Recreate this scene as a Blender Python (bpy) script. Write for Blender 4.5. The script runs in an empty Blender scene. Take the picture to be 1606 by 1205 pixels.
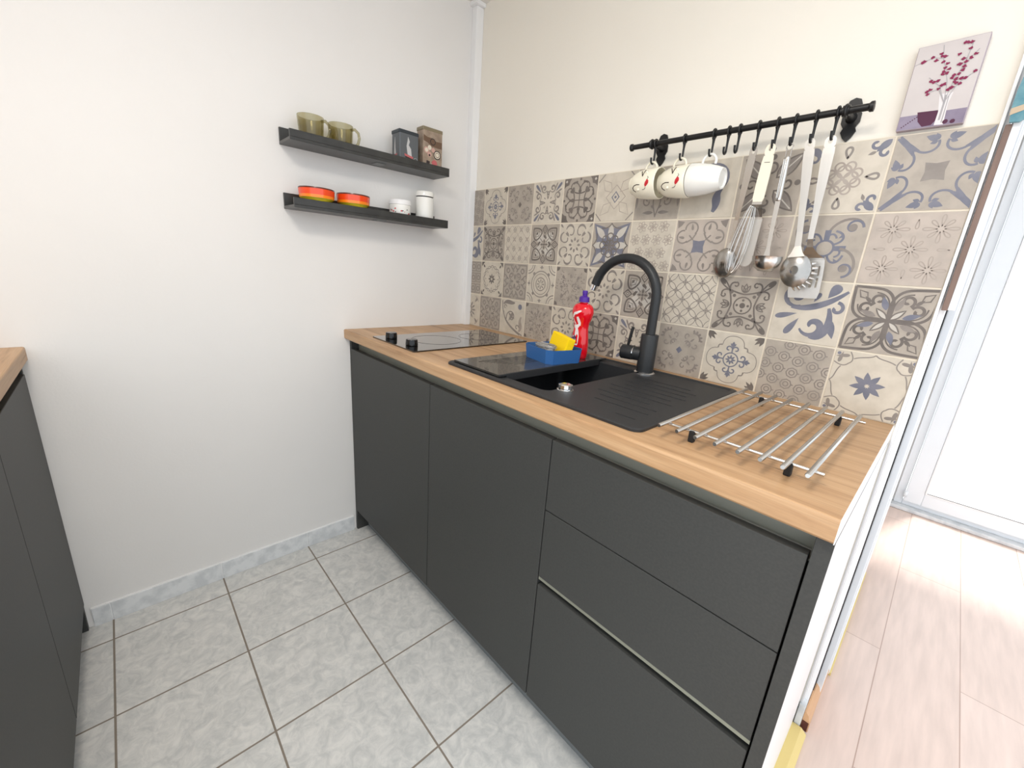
import bpy, bmesh, math, random
from mathutils import Vector, Matrix
random.seed(7)
C = bpy.context.scene.collection
PI = math.pi
V = Vector
H = 0.907          # worktop height
XR = 1.587         # right end of the worktop

# ------------------------------------------------------------------ materials
def mat(name, col, rough=0.5, metal=0.0, spec=0.5, trans=0.0, ior=1.45, emis=None, estr=0.0,
        noise=None, bump=0.0, bscale=60.0, coat=0.0, stretch=(1,1,1), alpha=1.0):
    m = bpy.data.materials.new(name); m.use_nodes = True
    nt = m.node_tree; b = nt.nodes['Principled BSDF']
    b.inputs['Base Color'].default_value = (*col, 1)
    b.inputs['Roughness'].default_value = rough
    b.inputs['Metallic'].default_value = metal
    b.inputs['Specular IOR Level'].default_value = spec
    b.inputs['IOR'].default_value = ior
    b.inputs['Transmission Weight'].default_value = trans
    b.inputs['Coat Weight'].default_value = coat
    if emis:
        b.inputs['Emission Color'].default_value = (*emis, 1); b.inputs['Emission Strength'].default_value = estr
    tc = nt.nodes.new('ShaderNodeTexCoord'); mp = nt.nodes.new('ShaderNodeMapping')
    mp.inputs['Scale'].default_value = stretch
    nt.links.new(tc.outputs['Object'], mp.inputs['Vector'])
    if noise:
        col2, scale, lo, hi = noise
        n = nt.nodes.new('ShaderNodeTexNoise'); n.inputs['Scale'].default_value = scale
        n.inputs['Detail'].default_value = 6
        r = nt.nodes.new('ShaderNodeMapRange'); r.inputs['From Min'].default_value = lo; r.inputs['From Max'].default_value = hi
        x = nt.nodes.new('ShaderNodeMix'); x.data_type = 'RGBA'
        x.inputs['A'].default_value = (*col, 1); x.inputs['B'].default_value = (*col2, 1)
        nt.links.new(mp.outputs[0], n.inputs['Vector']); nt.links.new(n.outputs[0], r.inputs[0])
        nt.links.new(r.outputs[0], x.inputs['Factor']); nt.links.new(x.outputs['Result'], b.inputs['Base Color'])
    if bump:
        n2 = nt.nodes.new('ShaderNodeTexNoise'); n2.inputs['Scale'].default_value = bscale; n2.inputs['Detail'].default_value = 4
        bp = nt.nodes.new('ShaderNodeBump'); bp.inputs['Strength'].default_value = bump; bp.inputs['Distance'].default_value = 0.002
        nt.links.new(mp.outputs[0], n2.inputs['Vector']); nt.links.new(n2.outputs[0], bp.inputs['Height'])
        nt.links.new(bp.outputs[0], b.inputs['Normal'])
    return m

def hx(r, g, b):
    f = lambda c: (c/255/12.92) if c/255 <= .04045 else ((c/255+.055)/1.055)**2.4
    return (f(r), f(g), f(b))

M = {}
M['wall'] = mat('wall_paint', hx(233,231,228), .85, spec=.2, noise=(hx(229,227,224), 1.6, .35, .7), bump=.12, bscale=140)
M['wallc'] = mat('cream_wall_paint', hx(238,233,222), .85, spec=.2, noise=(hx(234,229,218), 1.4, .35, .7), bump=.12, bscale=140)
M['ceil'] = mat('ceiling_paint', hx(236,232,226), .9)
M['white'] = mat('white_lacquer', hx(240,240,240), .35)
M['pvc'] = mat('white_pvc', hx(236,240,244), .3)
M['rubber'] = mat('black_rubber', hx(26,26,28), .6)
M['black'] = mat('black_metal', hx(20,20,21), .38, spec=.5, bump=.1, bscale=300)
M['shelf'] = mat('charcoal_shelf_lacquer', hx(58,58,56), .32, noise=(hx(46,46,45), 30, .3, .7))
M['cab'] = mat('anthracite_cabinet', hx(65,66,64), .5, spec=.4, noise=(hx(60,61,60), 220, .35, .65), bump=.05, bscale=500)
M['cabin'] = mat('cabinet_interior', hx(24,24,24), .7)
M['chan'] = mat('handle_channel_lacquer', hx(140,142,132), .3, spec=.6)
M['chanlight'] = mat('light_channel_lip', hx(150,152,138), .3, metal=.5)
M['plinth'] = mat('grey_plinth', hx(122,126,127), .4)
M['steel'] = mat('stainless_steel', (.66,.645,.62), .24, metal=1.0)
M['satin'] = mat('satin_steel', (.62,.60,.57), .34, metal=1.0, noise=((.56,.54,.51), 40, .3, .7), stretch=(1,1,.1))
M['chrome'] = mat('chrome', (.85,.85,.85), .06, metal=1.0)
M['granite'] = mat('black_granite_composite', hx(40,41,43), .5, noise=(hx(58,59,61), 900, .52, .72), bump=.25, bscale=800)
M['faucet'] = mat('matt_black_tap', hx(36,38,40), .42, noise=(hx(48,50,52), 900, .5, .7))
M['boardg'] = mat('smoked_glass_insert', hx(62,60,57), .16, spec=.7, coat=.5)
M['hob'] = mat('black_glass', hx(10,10,10), .03, spec=.9, coat=1.0)
M['hobline'] = mat('hob_marking', hx(70,68,66), .2)
M['knob'] = mat('gloss_black_plastic', hx(10,10,11), .12)
M['blue'] = mat('blue_plastic', hx(48,98,158), .45)
M['sponge'] = mat('yellow_sponge', hx(255,214,8), .95, bump=.9, bscale=320)
M['wool'] = mat('steel_wool', (.66,.65,.63), .35, metal=.7)
M['red'] = mat('red_detergent', hx(222,12,32), .12, coat=.6)
M['purple'] = mat('purple_plastic', hx(78,36,148), .35)
M['dpurple'] = mat('dark_purple_print', hx(74,30,84), .4)
M['wprint'] = mat('white_print', hx(240,228,230), .4)
M['oglass'] = mat('olive_print', hx(120,118,92), .1)
M['china'] = mat('cream_china', hx(240,234,214), .12, coat=.4)
M['chinaw'] = mat('white_china', hx(243,242,236), .12, coat=.4)
M['inkface'] = mat('face_line_ink', hx(60,44,38), .3)
M['inkred'] = mat('face_red_ink', hx(196,40,50), .3)
M['brass'] = mat('yellow_threshold_paint', hx(226,202,132), .35)
M['skirt'] = mat('light_wood_skirting', hx(222,178,138), .45, noise=(hx(206,160,120), 9, .3, .7), stretch=(1,.2,3))
M['brown'] = mat('brown_board_edge', hx(134,112,102), .6, noise=(hx(116,95,86), 12, .3, .7), stretch=(6,6,1))
M['dbrown'] = mat('dark_brown_end', hx(92,50,40), .6)
M['turq'] = mat('turquoise_cloth', hx(88,138,152), .8, noise=(hx(120,160,168), 60, .35, .65))
M['gold'] = mat('beige_tape', hx(196,176,150), .7)
M['basetile'] = mat('grey_marble_tile', hx(226,228,229), .3, noise=(hx(206,209,211), 28, .42, .62), bump=.1, bscale=60)
M['lampd'] = mat('lamp_diffuser', (1,.95,.87), .5, emis=(1,.93,.82), estr=4)
M['slab'] = mat('balcony_paving', hx(225,224,220), .8)
M['canvas_side'] = mat('canvas_edge', hx(172,160,168), .8)
M['lilac'] = mat('canvas_lilac', hx(198,190,188), .8, noise=(hx(210,203,200), 9, .35, .7))
M['ctable'] = mat('canvas_table', hx(150,140,158), .8, noise=(hx(120,108,128), 25, .4, .7))
M['cplum'] = mat('canvas_plum', hx(86,48,70), .8)
M['cflower'] = mat('canvas_blossom', hx(134,42,78), .8)
M['cgrey'] = mat('canvas_grey', hx(170,166,168), .8)
M['cpale'] = mat('canvas_pale', hx(222,218,218), .8)
M['tinblue'] = mat('blue_grey_tin', hx(94,98,102), .35, metal=.3)
M['tinlid'] = mat('dark_tin_lid', hx(60,66,72), .3, metal=.5)
M['tinred'] = mat('tin_red_band', hx(186,96,98), .4)
M['tindark'] = mat('tin_dark', hx(50,40,40), .5)
M['tingrey'] = mat('tin_light_figure', hx(190,190,190), .4)
M['tinbeige'] = mat('vintage_tin', hx(160,142,124), .45, noise=(hx(138,120,104), 60, .35, .65))
M['tinbrown'] = mat('vintage_tin_band', hx(104,80,62), .5)
M['tinlidb'] = mat('vintage_tin_lid', hx(140,130,108), .3, metal=.6)
M['tinpink'] = mat('vintage_tin_pink', hx(196,156,144), .5)
M['tincream'] = mat('vintage_tin_cream', hx(216,206,188), .5)
M['rust'] = mat('dark_glaze', hx(92,40,26), .2)
M['ored'] = mat('orange_red_glaze', hx(238,72,20), .15, coat=.5)
M['orange'] = mat('orange_glaze', hx(250,136,24), .15, coat=.5)
M['yellow'] = mat('yellow_green_glaze', hx(186,172,40), .2, coat=.3)

def glass_mat(name, col, rough=.02, keep=.75):
    m = bpy.data.materials.new(name); m.use_nodes = True; nt = m.node_tree; nt.nodes.clear()
    o = nt.nodes.new('ShaderNodeOutputMaterial'); t = nt.nodes.new('ShaderNodeBsdfTransparent'); g = nt.nodes.new('ShaderNodeBsdfGlossy')
    t.inputs[0].default_value = (*col, 1); g.inputs['Roughness'].default_value = rough
    f = nt.nodes.new('ShaderNodeLayerWeight'); f.inputs['Blend'].default_value = .5
    p4 = nt.nodes.new('ShaderNodeMath'); p4.operation = 'POWER'; p4.inputs[1].default_value = 4.0; nt.links.new(f.outputs['Facing'], p4.inputs[0])
    ma = nt.nodes.new('ShaderNodeMath'); ma.operation = 'MULTIPLY_ADD'; ma.inputs[1].default_value = .7; ma.inputs[2].default_value = .045; nt.links.new(p4.outputs[0], ma.inputs[0])
    x = nt.nodes.new('ShaderNodeMixShader'); nt.links.new(ma.outputs[0], x.inputs[0]); nt.links.new(t.outputs[0], x.inputs[1]); nt.links.new(g.outputs[0], x.inputs[2])
    nt.links.new(x.outputs[0], o.inputs[0]); return m
M['pane'] = glass_mat('window_glass', (.97,.98,.98))
M['smoke'] = glass_mat('smoked_olive_glass', hx(226,222,202))

def wood(name, c1, c2, c3, along='X', wscale=7.0, rough=.42):
    m = bpy.data.materials.new(name); m.use_nodes = True; nt = m.node_tree; b = nt.nodes['Principled BSDF']
    tc = nt.nodes.new('ShaderNodeTexCoord'); mp = nt.nodes.new('ShaderNodeMapping'); nt.links.new(tc.outputs['Object'], mp.inputs['Vector'])
    mp.inputs['Scale'].default_value = (.35,5,5) if along == 'X' else (5,.35,5)
    n = nt.nodes.new('ShaderNodeTexNoise'); n.inputs['Scale'].default_value = wscale; n.inputs['Detail'].default_value = 9; n.inputs['Roughness'].default_value = .62
    n.inputs['Distortion'].default_value = .5
    r = nt.nodes.new('ShaderNodeValToRGB')
    e = r.color_ramp.elements; e[0].position = .28; e[0].color = (*c3, 1); e[1].position = .72; e[1].color = (*c1, 1)
    k = e.new(.46); k.color = (*c2, 1)
    n2 = nt.nodes.new('ShaderNodeTexNoise'); n2.inputs['Scale'].default_value = 60; n2.inputs['Detail'].default_value = 3
    mp2 = nt.nodes.new('ShaderNodeMapping'); mp2.inputs['Scale'].default_value = (.15,6,6) if along == 'X' else (6,.15,6)
    nt.links.new(tc.outputs['Object'], mp2.inputs['Vector']); nt.links.new(mp2.outputs[0], n2.inputs['Vector'])
    x = nt.nodes.new('ShaderNodeMix'); x.data_type = 'RGBA'; x.blend_type = 'MULTIPLY'; x.inputs['Factor'].default_value = .35
    mr = nt.nodes.new('ShaderNodeMapRange'); mr.inputs['From Min'].default_value = .3; mr.inputs['From Max'].default_value = .6; mr.inputs['To Min'].default_value = .62
    nt.links.new(n2.outputs[0], mr.inputs[0])
    nt.links.new(mp.outputs[0], n.inputs['Vector']); nt.links.new(n.outputs[0], r.inputs[0])
    nt.links.new(r.outputs[0], x.inputs['A']); nt.links.new(mr.outputs[0], x.inputs['B'])
    nt.links.new(x.outputs['Result'], b.inputs['Base Color']); b.inputs['Roughness'].default_value = rough
    bp = nt.nodes.new('ShaderNodeBump'); bp.inputs['Strength'].default_value = .12; bp.inputs['Distance'].default_value = .001
    nt.links.new(n2.outputs[0], bp.inputs['Height']); nt.links.new(bp.outputs[0], b.inputs['Normal'])
    return m
M['oak'] = wood('oak_worktop', hx(206,170,131), hx(186,148,109), hx(146,108,74))

def grid_floor(name, c1, c2, grout, fx0, fy0, s, gw):
    """marbled ceramic tiles with grout lines, laid out in object space"""
    m = bpy.data.materials.new(name); m.use_nodes = True; nt = m.node_tree; b = nt.nodes['Principled BSDF']
    L = nt.links.new
    tc = nt.nodes.new('ShaderNodeTexCoord'); sp = nt.nodes.new('ShaderNodeSeparateXYZ'); L(tc.outputs['Object'], sp.inputs[0])
    def mth(op, a, bb=None):
        n = nt.nodes.new('ShaderNodeMath'); n.operation = op
        for i, v in enumerate((a, bb)):
            if v is None: continue
            if isinstance(v, (int, float)): n.inputs[i].default_value = v
            else: L(v, n.inputs[i])
        return n.outputs[0]
    def line(o, off):
        t = mth('DIVIDE', mth('SUBTRACT', o, off), s)
        fr = mth('SUBTRACT', t, mth('FLOOR', t))
        d = mth('MINIMUM', fr, mth('SUBTRACT', 1.0, fr))
        return mth('LESS_THAN', d, gw/s/2), mth('FLOOR', t)
    lx, ix = line(sp.outputs[0], fx0); ly, iy = line(sp.outputs[1], fy0)
    g = mth('MAXIMUM', lx, ly)
    n = nt.nodes.new('ShaderNodeTexNoise'); n.noise_dimensions = '4D'; n.inputs['Scale'].default_value = 25; n.inputs['Detail'].default_value = 10
    n.inputs['Roughness'].default_value = .68; n.inputs['Distortion'].default_value = 1.2
    L(tc.outputs['Object'], n.inputs['Vector']); L(mth('ADD', mth('MULTIPLY', ix, 3.7), mth('MULTIPLY', iy, 7.3)), n.inputs['W'])
    r = nt.nodes.new('ShaderNodeMapRange'); r.inputs['From Min'].default_value = .38; r.inputs['From Max'].default_value = .62
    x = nt.nodes.new('ShaderNodeMix'); x.data_type = 'RGBA'; x.inputs['A'].default_value = (*c2, 1); x.inputs['B'].default_value = (*c1, 1)
    L(n.outputs[0], r.inputs[0]); L(r.outputs[0], x.inputs['Factor'])
    y = nt.nodes.new('ShaderNodeMix'); y.data_type = 'RGBA'; y.inputs['B'].default_value = (*grout, 1)
    L(g, y.inputs['Factor']); L(x.outputs['Result'], y.inputs['A']); L(y.outputs['Result'], b.inputs['Base Color'])
    rr = mth('ADD', mth('MULTIPLY', g, .5), .34); L(rr, b.inputs['Roughness'])
    bp = nt.nodes.new('ShaderNodeBump'); bp.inputs['Strength'].default_value = .5; bp.inputs['Distance'].default_value = .002
    hh = mth('ADD', mth('MULTIPLY', n.outputs[0], .25), mth('SUBTRACT', 1.0, g)); L(hh, bp.inputs['Height']); L(bp.outputs[0], b.inputs['Normal'])
    return m
M['floor'] = grid_floor('marbled_floor_tiles', hx(226,225,221), hx(198,199,197), hx(138,128,116), .1014, -1.3838, .2968, .0048)

def laminate():
    m = bpy.data.materials.new('pale_beech_laminate'); m.use_nodes = True; nt = m.node_tree; b = nt.nodes['Principled BSDF']
    L = nt.links.new; tc = nt.nodes.new('ShaderNodeTexCoord')
    br = nt.nodes.new('ShaderNodeTexBrick'); mp = nt.nodes.new('ShaderNodeMapping')
    mp.inputs['Rotation'].default_value = (0, 0, PI/2); mp.inputs['Location'].default_value = (.0, 1.962, 0)
    L(tc.outputs['Object'], mp.inputs[0]); L(mp.outputs[0], br.inputs['Vector'])
    br.inputs['Color1'].default_value = (*hx(232,209,197), 1); br.inputs['Color2'].default_value = (*hx(225,201,188), 1); br.inputs['Mortar'].default_value = (*hx(188,158,144), 1)
    br.inputs['Scale'].default_value = 1; br.inputs['Mortar Size'].default_value = .0014; br.inputs['Brick Width'].default_value = 1.2; br.inputs['Row Height'].default_value = .194
    br.offset = .45
    n = nt.nodes.new('ShaderNodeTexNoise'); mp2 = nt.nodes.new('ShaderNodeMapping'); mp2.inputs['Scale'].default_value = (9,1,1)
    n.inputs['Scale'].default_value = 5; n.inputs['Detail'].default_value = 5
    L(tc.outputs['Object'], mp2.inputs[0]); L(mp2.outputs[0], n.inputs['Vector'])
    r = nt.nodes.new('ShaderNodeMapRange'); r.inputs['From Min'].default_value = .3; r.inputs['From Max'].default_value = .7; r.inputs['To Min'].default_value = .86
    x = nt.nodes.new('ShaderNodeMix'); x.data_type = 'RGBA'; x.blend_type = 'MULTIPLY'; x.inputs['Factor'].default_value = 1
    L(n.outputs[0], r.inputs[0]); L(br.outputs[0], x.inputs['A']); L(r.outputs[0], x.inputs['B']); L(x.outputs['Result'], b.inputs['Base Color'])
    b.inputs['Roughness'].default_value = .3
    return m
M['lam'] = laminate()

# backsplash inks / glazes
def tile_mat(name, c, c2): return mat(name, c, .38, spec=.45, noise=(c2, 34, .36, .66))
TM = [tile_mat('tile_cream', hx(208,199,184), hx(196,187,172)),      # 0
      tile_mat('tile_grey', hx(178,168,156), hx(164,155,144)),       # 1
      mat('tile_grout', hx(226,216,198), .8),                        # 2
      tile_mat('glaze_mid_grey', hx(134,126,120), hx(146,138,131)),  # 3
      tile_mat('glaze_dark_grey', hx(104,97,92), hx(120,112,106)),   # 4
      tile_mat('glaze_slate_blue', hx(111,113,127), hx(126,126,137)),# 5
      tile_mat('glaze_faint_taupe', hx(163,151,141), hx(174,163,153)),# 6
      tile_mat('tile_pinkish_grey', hx(190,178,167), hx(177,166,156)),# 7
      tile_mat('glaze_pale', hx(202,196,186), hx(192,186,177))]      # 8
CREAM, GREY, GROUT, MID, DARK, BLUE, FAINT, PINK, PALE = range(9)

# ------------------------------------------------------------------ mesh builder
class MB:
    def __init__(s): s.bm = bmesh.new()
    def face(s, pts, mi=0):
        try:
            f = s.bm.faces.new([s.bm.verts.new(p) for p in pts]); f.material_index = mi; return f
        except ValueError: return None
    def box(s, a, b, bev=0.0, mi=0, seg=2, rot=None, mis=None):
        x0,y0,z0 = [min(a[i], b[i]) for i in range(3)]; x1,y1,z1 = [max(a[i], b[i]) for i in range(3)]
        vs = [s.bm.verts.new(p) for p in ((x0,y0,z0),(x1,y0,z0),(x1,y1,z0),(x0,y1,z0),(x0,y0,z1),(x1,y0,z1),(x1,y1,z1),(x0,y1,z1))]
        fs = []
        for k, q in enumerate(((0,3,2,1),(4,5,6,7),(0,1,5,4),(1,2,6,5),(2,3,7,6),(3,0,4,7))):  # bottom top front right back left
            f = s.bm.faces.new([vs[i] for i in q]); f.material_index = mi if not mis else mis.get(k, mi); fs.append(f)
        out = vs
        if bev > 0:
            es = list({e for f in fs for e in f.edges})
            r = bmesh.ops.bevel(s.bm, geom=es, offset=bev, segments=seg, profile=.5, affect='EDGES')
            out = list({v for f in r['faces'] for v in f.verts} | {v for v in vs if v.is_valid})
        if rot: 
            c = V(((x0+x1)/2, (y0+y1)/2, (z0+z1)/2)) if rot[1] is None else V(rot[1])
            bmesh.ops.rotate(s.bm, verts=[v for v in out if v.is_valid], cent=c, matrix=rot[0])
        return out
    def ring(s, c, ax, r, n, u=None, ry=None):
        ax = V(ax).normalized()
        if u is None:
            u = ax.cross(V((0,0,1))); 
            if u.length < 1e-3: u = V((1,0,0))
        u = V(u).normalized(); w = ax.cross(u).normalized(); ry = r if ry is None else ry
        return [s.bm.verts.new(V(c) + u*math.cos(2*PI*i/n)*r + w*math.sin(2*PI*i/n)*ry) for i in range(n)]
    def bridge(s, a, b, mi=0, smooth=True):
        n = len(a)
        for i in range(n):
            f = s.bm.faces.new((a[i], a[(i+1)%n], b[(i+1)%n], b[i])); f.material_index = mi; f.smooth = smooth
    def tube(s, pts, r, n=12, mi=0, cap=True):
        pts = [V(p) for p in pts]; k = len(pts); rs = r if isinstance(r, (list, tuple)) else [r]*k
        rings = []; u = None
        for i, p in enumerate(pts):
            t = (pts[min(i+1, k-1)] - pts[max(i-1, 0)]).normalized()
            if u is None:
                u = t.cross(V((0,0,1)))
                if u.length < 1e-3: u = V((1,0,0))
            u = (u - t*u.dot(t)).normalized()
            rings.append(s.ring(p, t, rs[i], n, u))
        for a, b in zip(rings, rings[1:]): s.bridge(a, b, mi)
        if cap:
            f = s.bm.faces.new(rings[0][::-1]); f.material_index = mi
            f = s.bm.faces.new(rings[-1]); f.material_index = mi
    def lathe(s, prof, c=(0,0,0), n=40, mi=0, mis=None, sx=1, sy=1, axis='Z', closed=False, smooth=True):
        """prof: list of (r, h)"""
        rings = []
        for r, h in prof:
            ring = []
            for i in range(n):
                a = 2*PI*i/n; p = (r*math.cos(a)*sx, r*math.sin(a)*sy, h)
                if axis == 'X': p = (h, r*math.cos(a), r*math.sin(a))
                elif axis == 'Y': p = (r*math.cos(a), h, r*math.sin(a))
                ring.append(s.bm.verts.new(V(c) + V(p)))
            rings.append(ring)
        for k, (a, b) in enumerate(zip(rings, rings[1:])): s.bridge(a, b, mis[k] if mis else mi, smooth)
        if not closed:
            if prof[0][0] > 1e-5: f = s.bm.faces.new(rings[0][::-1]); f.material_index = mis[0] if mis else mi
            if prof[-1][0] > 1e-5: f = s.bm.faces.new(rings[-1]); f.material_index = mis[-1] if mis else mi
        else: s.bridge(rings[-1], rings[0], mi)
    def prism(s, poly, o, u, v, d, mi=0):
        """2D polygon placed at o with axes u,v and extruded by vector d"""
        o, u, v, d = V(o), V(u), V(v), V(d)
        a = [s.bm.verts.new(o + u*x + v*y) for x, y in poly]; b = [s.bm.verts.new(o + u*x + v*y + d) for x, y in poly]
        f1 = s.bm.faces.new(a[::-1]); f2 = s.bm.faces.new(b); f1.material_index = f2.material_index = mi
        n = len(a)
        for i in range(n):
            f = s.bm.faces.new((a[i], a[(i+1)%n], b[(i+1)%n], b[i])); f.material_index = mi
    def torus(s, c, R, r, ax=(0,0,1), n=24, m=8, mi=0, a0=0, a1=2*PI):
        ax = V(ax).normalized(); u = ax.cross(V((0,0,1)))
        if u.length < 1e-3: u = V((1,0,0))
        u.normalize(); w = ax.cross(u)
        full = abs(a1-a0-2*PI) < 1e-4
        pts = [V(c) + u*math.cos(a0+(a1-a0)*i/n)*R + w*math.sin(a0+(a1-a0)*i/n)*R for i in range(n + (0 if full else 1))]
        rings = []
        for i, p in enumerate(pts):
            rad = (p - V(c)).normalized()
            rings.append([s.bm.verts.new(p + rad*math.cos(2*PI*j/m)*r + ax*math.sin(2*PI*j/m)*r) for j in range(m)])
        for a, b in zip(rings, rings[1:]): s.bridge(a, b, mi)
        if full: s.bridge(rings[-1], rings[0], mi)
        else: s.bm.faces.new(rings[0]).material_index = mi; s.bm.faces.new(rings[-1][::-1]).material_index = mi
    def build(s, name, mats, parent=None, world=True, smooth=False, recalc=True, loc=None):
        if recalc: bmesh.ops.recalc_face_normals(s.bm, faces=s.bm.faces)
        if smooth:
            for f in s.bm.faces: f.smooth = True
        if parent and world: bmesh.ops.translate(s.bm, verts=s.bm.verts, vec=-root_loc(parent))
        if loc is not None and not parent:
            bmesh.ops.translate(s.bm, verts=s.bm.verts, vec=-V(loc))
        me = bpy.data.meshes.new(name); s.bm.to_mesh(me); s.bm.free()
        for m in (mats if isinstance(mats, list) else [mats]): me.materials.append(M[m] if isinstance(m, str) else m)
        o = bpy.data.objects.new(name, me); C.objects.link(o)
        if parent: o.parent = parent
        if loc is not None and not parent: o.location = loc
        if smooth and True:
            try: me.set_sharp_from_angle(angle=math.radians(40))
            except Exception: pass
        return o
def root_loc(o):
    l = V((0,0,0))
    while o is not None: l += o.location; o = o.parent
    return l
def thing(name, label, cat, loc=(0,0,0), group=None):
    o = bpy.data.objects.new(name, None); C.objects.link(o); o.location = loc; o.empty_display_size = .05
    return tag(o, label, cat, group)
def tag(o, label, cat, group=None):
    o['label'] = label; o['category'] = cat
    if group: o['group'] = group
    return o
def struct(o): o['kind'] = 'structure'; return o
def copy_tree(o, parent=None):
    c = o.copy(); C.objects.link(c)
    if parent: c.parent = parent
    for ch in list(o.children): copy_tree(ch, c)
    return c
def sbox(name, a, b, m, bev=0):
    k = MB(); k.box(a, b, bev); return struct(k.build(name, m))
def rrect(x0, y0, x1, y1, r, n=6):
    P = []
    for cx, cy, a in ((x1-r, y1-r, 0), (x0+r, y1-r, PI/2), (x0+r, y0+r, PI), (x1-r, y0+r, 1.5*PI)):
        for i in range(n+1): P.append((cx + r*math.cos(a+PI/2*i/n), cy + r*math.sin(a+PI/2*i/n)))
    return P

# ------------------------------------------------------------------ the setting
ZC = 2.19
sbox('wall_left', (-.12,-2.2,0), (0,.12,ZC), 'wall')
sbox('wall_front', (0,-2.2,0), (.9,-2.06,ZC), 'wall')  # unseen opposite wall, short piece added to block sky light from behind
sbox('wall_back', (0,0,0), (1.588,.12,ZC), 'wallc')
sbox('wall_side', (1.45,.12,0), (1.600,2.0,ZC), 'wall')
k = MB(); k.box((-.12,-2.2,ZC), (1.0,2.16,ZC+.1)); k.box((1.0,-1.8,ZC), (1.75,2.16,ZC+.1)); k.box((1.75,-.2,ZC), (4.2,2.16,ZC+.1)); struct(k.build('ceiling', 'ceil'))
sbox('floor', (0,-2.06,-.05), (1.588,0,0), 'floor')
k = MB(); k.box((1.588,-2.2,-.05), (3.4,2.0,-.0005)); struct(k.build('floor_room', 'lam'))['label'] = 'pale beech laminate floor'
# balcony wall around the door
k = MB(); k.box((1.45,2.0,0), (1.632,2.16,ZC)); k.box((3.35,2.0,0), (5.2,2.16,ZC)); k.box((1.632,2.0,2.08), (3.35,2.16,ZC))
struct(k.build('wall_balcony', 'wall'))
k = MB(); k.box((-1,2.16,-.13), (6,3.55,-.03)); struct(k.build('floor_balcony', 'slab'))
# baseboard of cut floor tiles on the left wall
k = MB(); ys = [-1.4278,-1.3838,-1.087,-.7902,-.592]
for a, b in zip(ys, ys[1:]): k.box((0,a+.0012,0), (.009,b-.0012,.066), .0012)
struct(k.build('baseboard_left', 'basetile'))
k = MB(); k.box((0,-1.4278,0), (.006,-.592,.0655)); k.box((0,-1.4278,.0655),(.007,-.592,.0685)); struct(k.build('trim_2', 'white'))
# white pipe boxing in the corner
k = MB(); k.box((0,-.036,H), (.030,0,2.176), .002); k.box((0,-.050,2.176), (.042,0,ZC), .002)
struct(k.build('trim_1', 'white'))
# casing at the end of the tiled wall
k = MB(); k.box((1.588,-.0105,H+.0), (1.5935,.13,ZC), .001); struct(k.build('trim_3', 'white'))
k = MB(); k.box((1.588,.0,.0), (1.5935,.13,H), .001); struct(k.build('trim_4', 'white'))
k = MB(); k.box((1.5935,.02,.0), (1.6025,.13,ZC), .001); struct(k.build('trim_5', 'white'))
k = MB(); k.box((1.588,-.0085,0), (1.603,.02,.085), .001); struct(k.build('baseboard_end', 'basetile'))
k = MB(); k.box((1.6025,.10,.0), (1.6045,.13,ZC)); struct(k.build('trim_6', 'rubber'))
k = MB(); k.prism([(0,0),(.018,0),(.018,.028),(.011,.05),(.004,.058),(0,.058)], (1.6035,.005,0), (1,0,0), (0,0,1), (0,.25,0)); struct(k.build('baseboard_side', ['skirt']))
k = MB(); k.box((1.6045,.003,.0), (1.619,.0055,.03)); struct(k.build('trim_7', 'dbrown'))

# parked white door leaf standing along the side wall
t = thing('door_2', 'white panelled sliding door leaf parked against the side wall', 'door', (1.612,.6,.0)); del t['label']; del t['category']; struct(t)
k = MB(); k.box((1.6045,.135,.012), (1.6195,1.0,2.06), .002); k.build('leaf', 'pvc', t)
k = MB()
for yy in (.26, .30): k.box((1.6195,yy,.012), (1.6235,yy+.012,2.06), .001)
k.build('stile_bead', 'white', t)
k = MB(); k.box((1.604,.27,0), (1.628,1.0,.012), .001); k.build('floor_guide', 'brass', t)

# balcony door
t = bpy.data.objects.new('door_1', None); C.objects.link(t); t.location = (1.64,1.97,0); struct(t)
k = MB()
k.box((1.632,1.955,.02), (1.668,2.0,2.08), .003); k.box((2.78,1.955,.02), (2.82,2.0,2.08), .003)
k.box((1.668,1.955,2.03), (2.78,2.0,2.08), .003); k.box((1.668,1.955,.02), (2.78,2.0,.045), .003)
k.build('door_frame', 'pvc', t)
k = MB()
k.box((1.670,1.935,.048), (1.745,1.985,2.028), .004); k.box((2.70,1.935,.048), (2.778,1.985,2.028), .004)
k.box((1.745,1.935,.048), (2.70,1.985,.122), .004); k.box((1.745,1.935,1.95), (2.70,1.985,2.028), .004)
lf = k.build('door_leaf', 'pvc', t)
k = MB()
for a, b in (((1.745,1.931,.122),(1.753,1.955,1.95)), ((2.692,1.931,.122),(2.70,1.955,1.95)), ((1.753,1.931,.122),(2.692,1.955,.13)), ((1.753,1.931,1.942),(2.692,1.955,1.95))): k.box(a, b, .001)
k.build('glazing_bead', 'white', t)
k = MB()
for a, b in (((1.7525,1.9305,.1295),(2.693,1.9315,.1325)),): k.box(a, b)
k.build('gasket', 'rubber', t)
k = MB(); k.box((1.753,1.958,.13), (2.692,1.964,1.942)); k.build('pane', 'pane', t)
k = MB(); k.tube([(1.672,1.93,.075),(1.672,1.93,.11)], .008, 12); k.build('hinge', 'pvc', t)
k = MB(); k.box((2.82,1.955,.0), (3.35,2.0,2.08), .003); struct(k.build('trim_8', 'pvc'))
k = MB(); k.box((1.62,1.90,0), (3.35,2.0,.02), .004); struct(k.build('trim_9', 'basetile'))

# yellow threshold strip between tiles and laminate
k = MB(); k.prism([(0,0),(.052,0),(.052,.006),(.038,.019),(.016,.019),(0,.004)], (1.570,-2.3,0), (1,0,0), (0,0,1), (0,2.288,0))
struct(k.build('trim_10', 'brass'))

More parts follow.
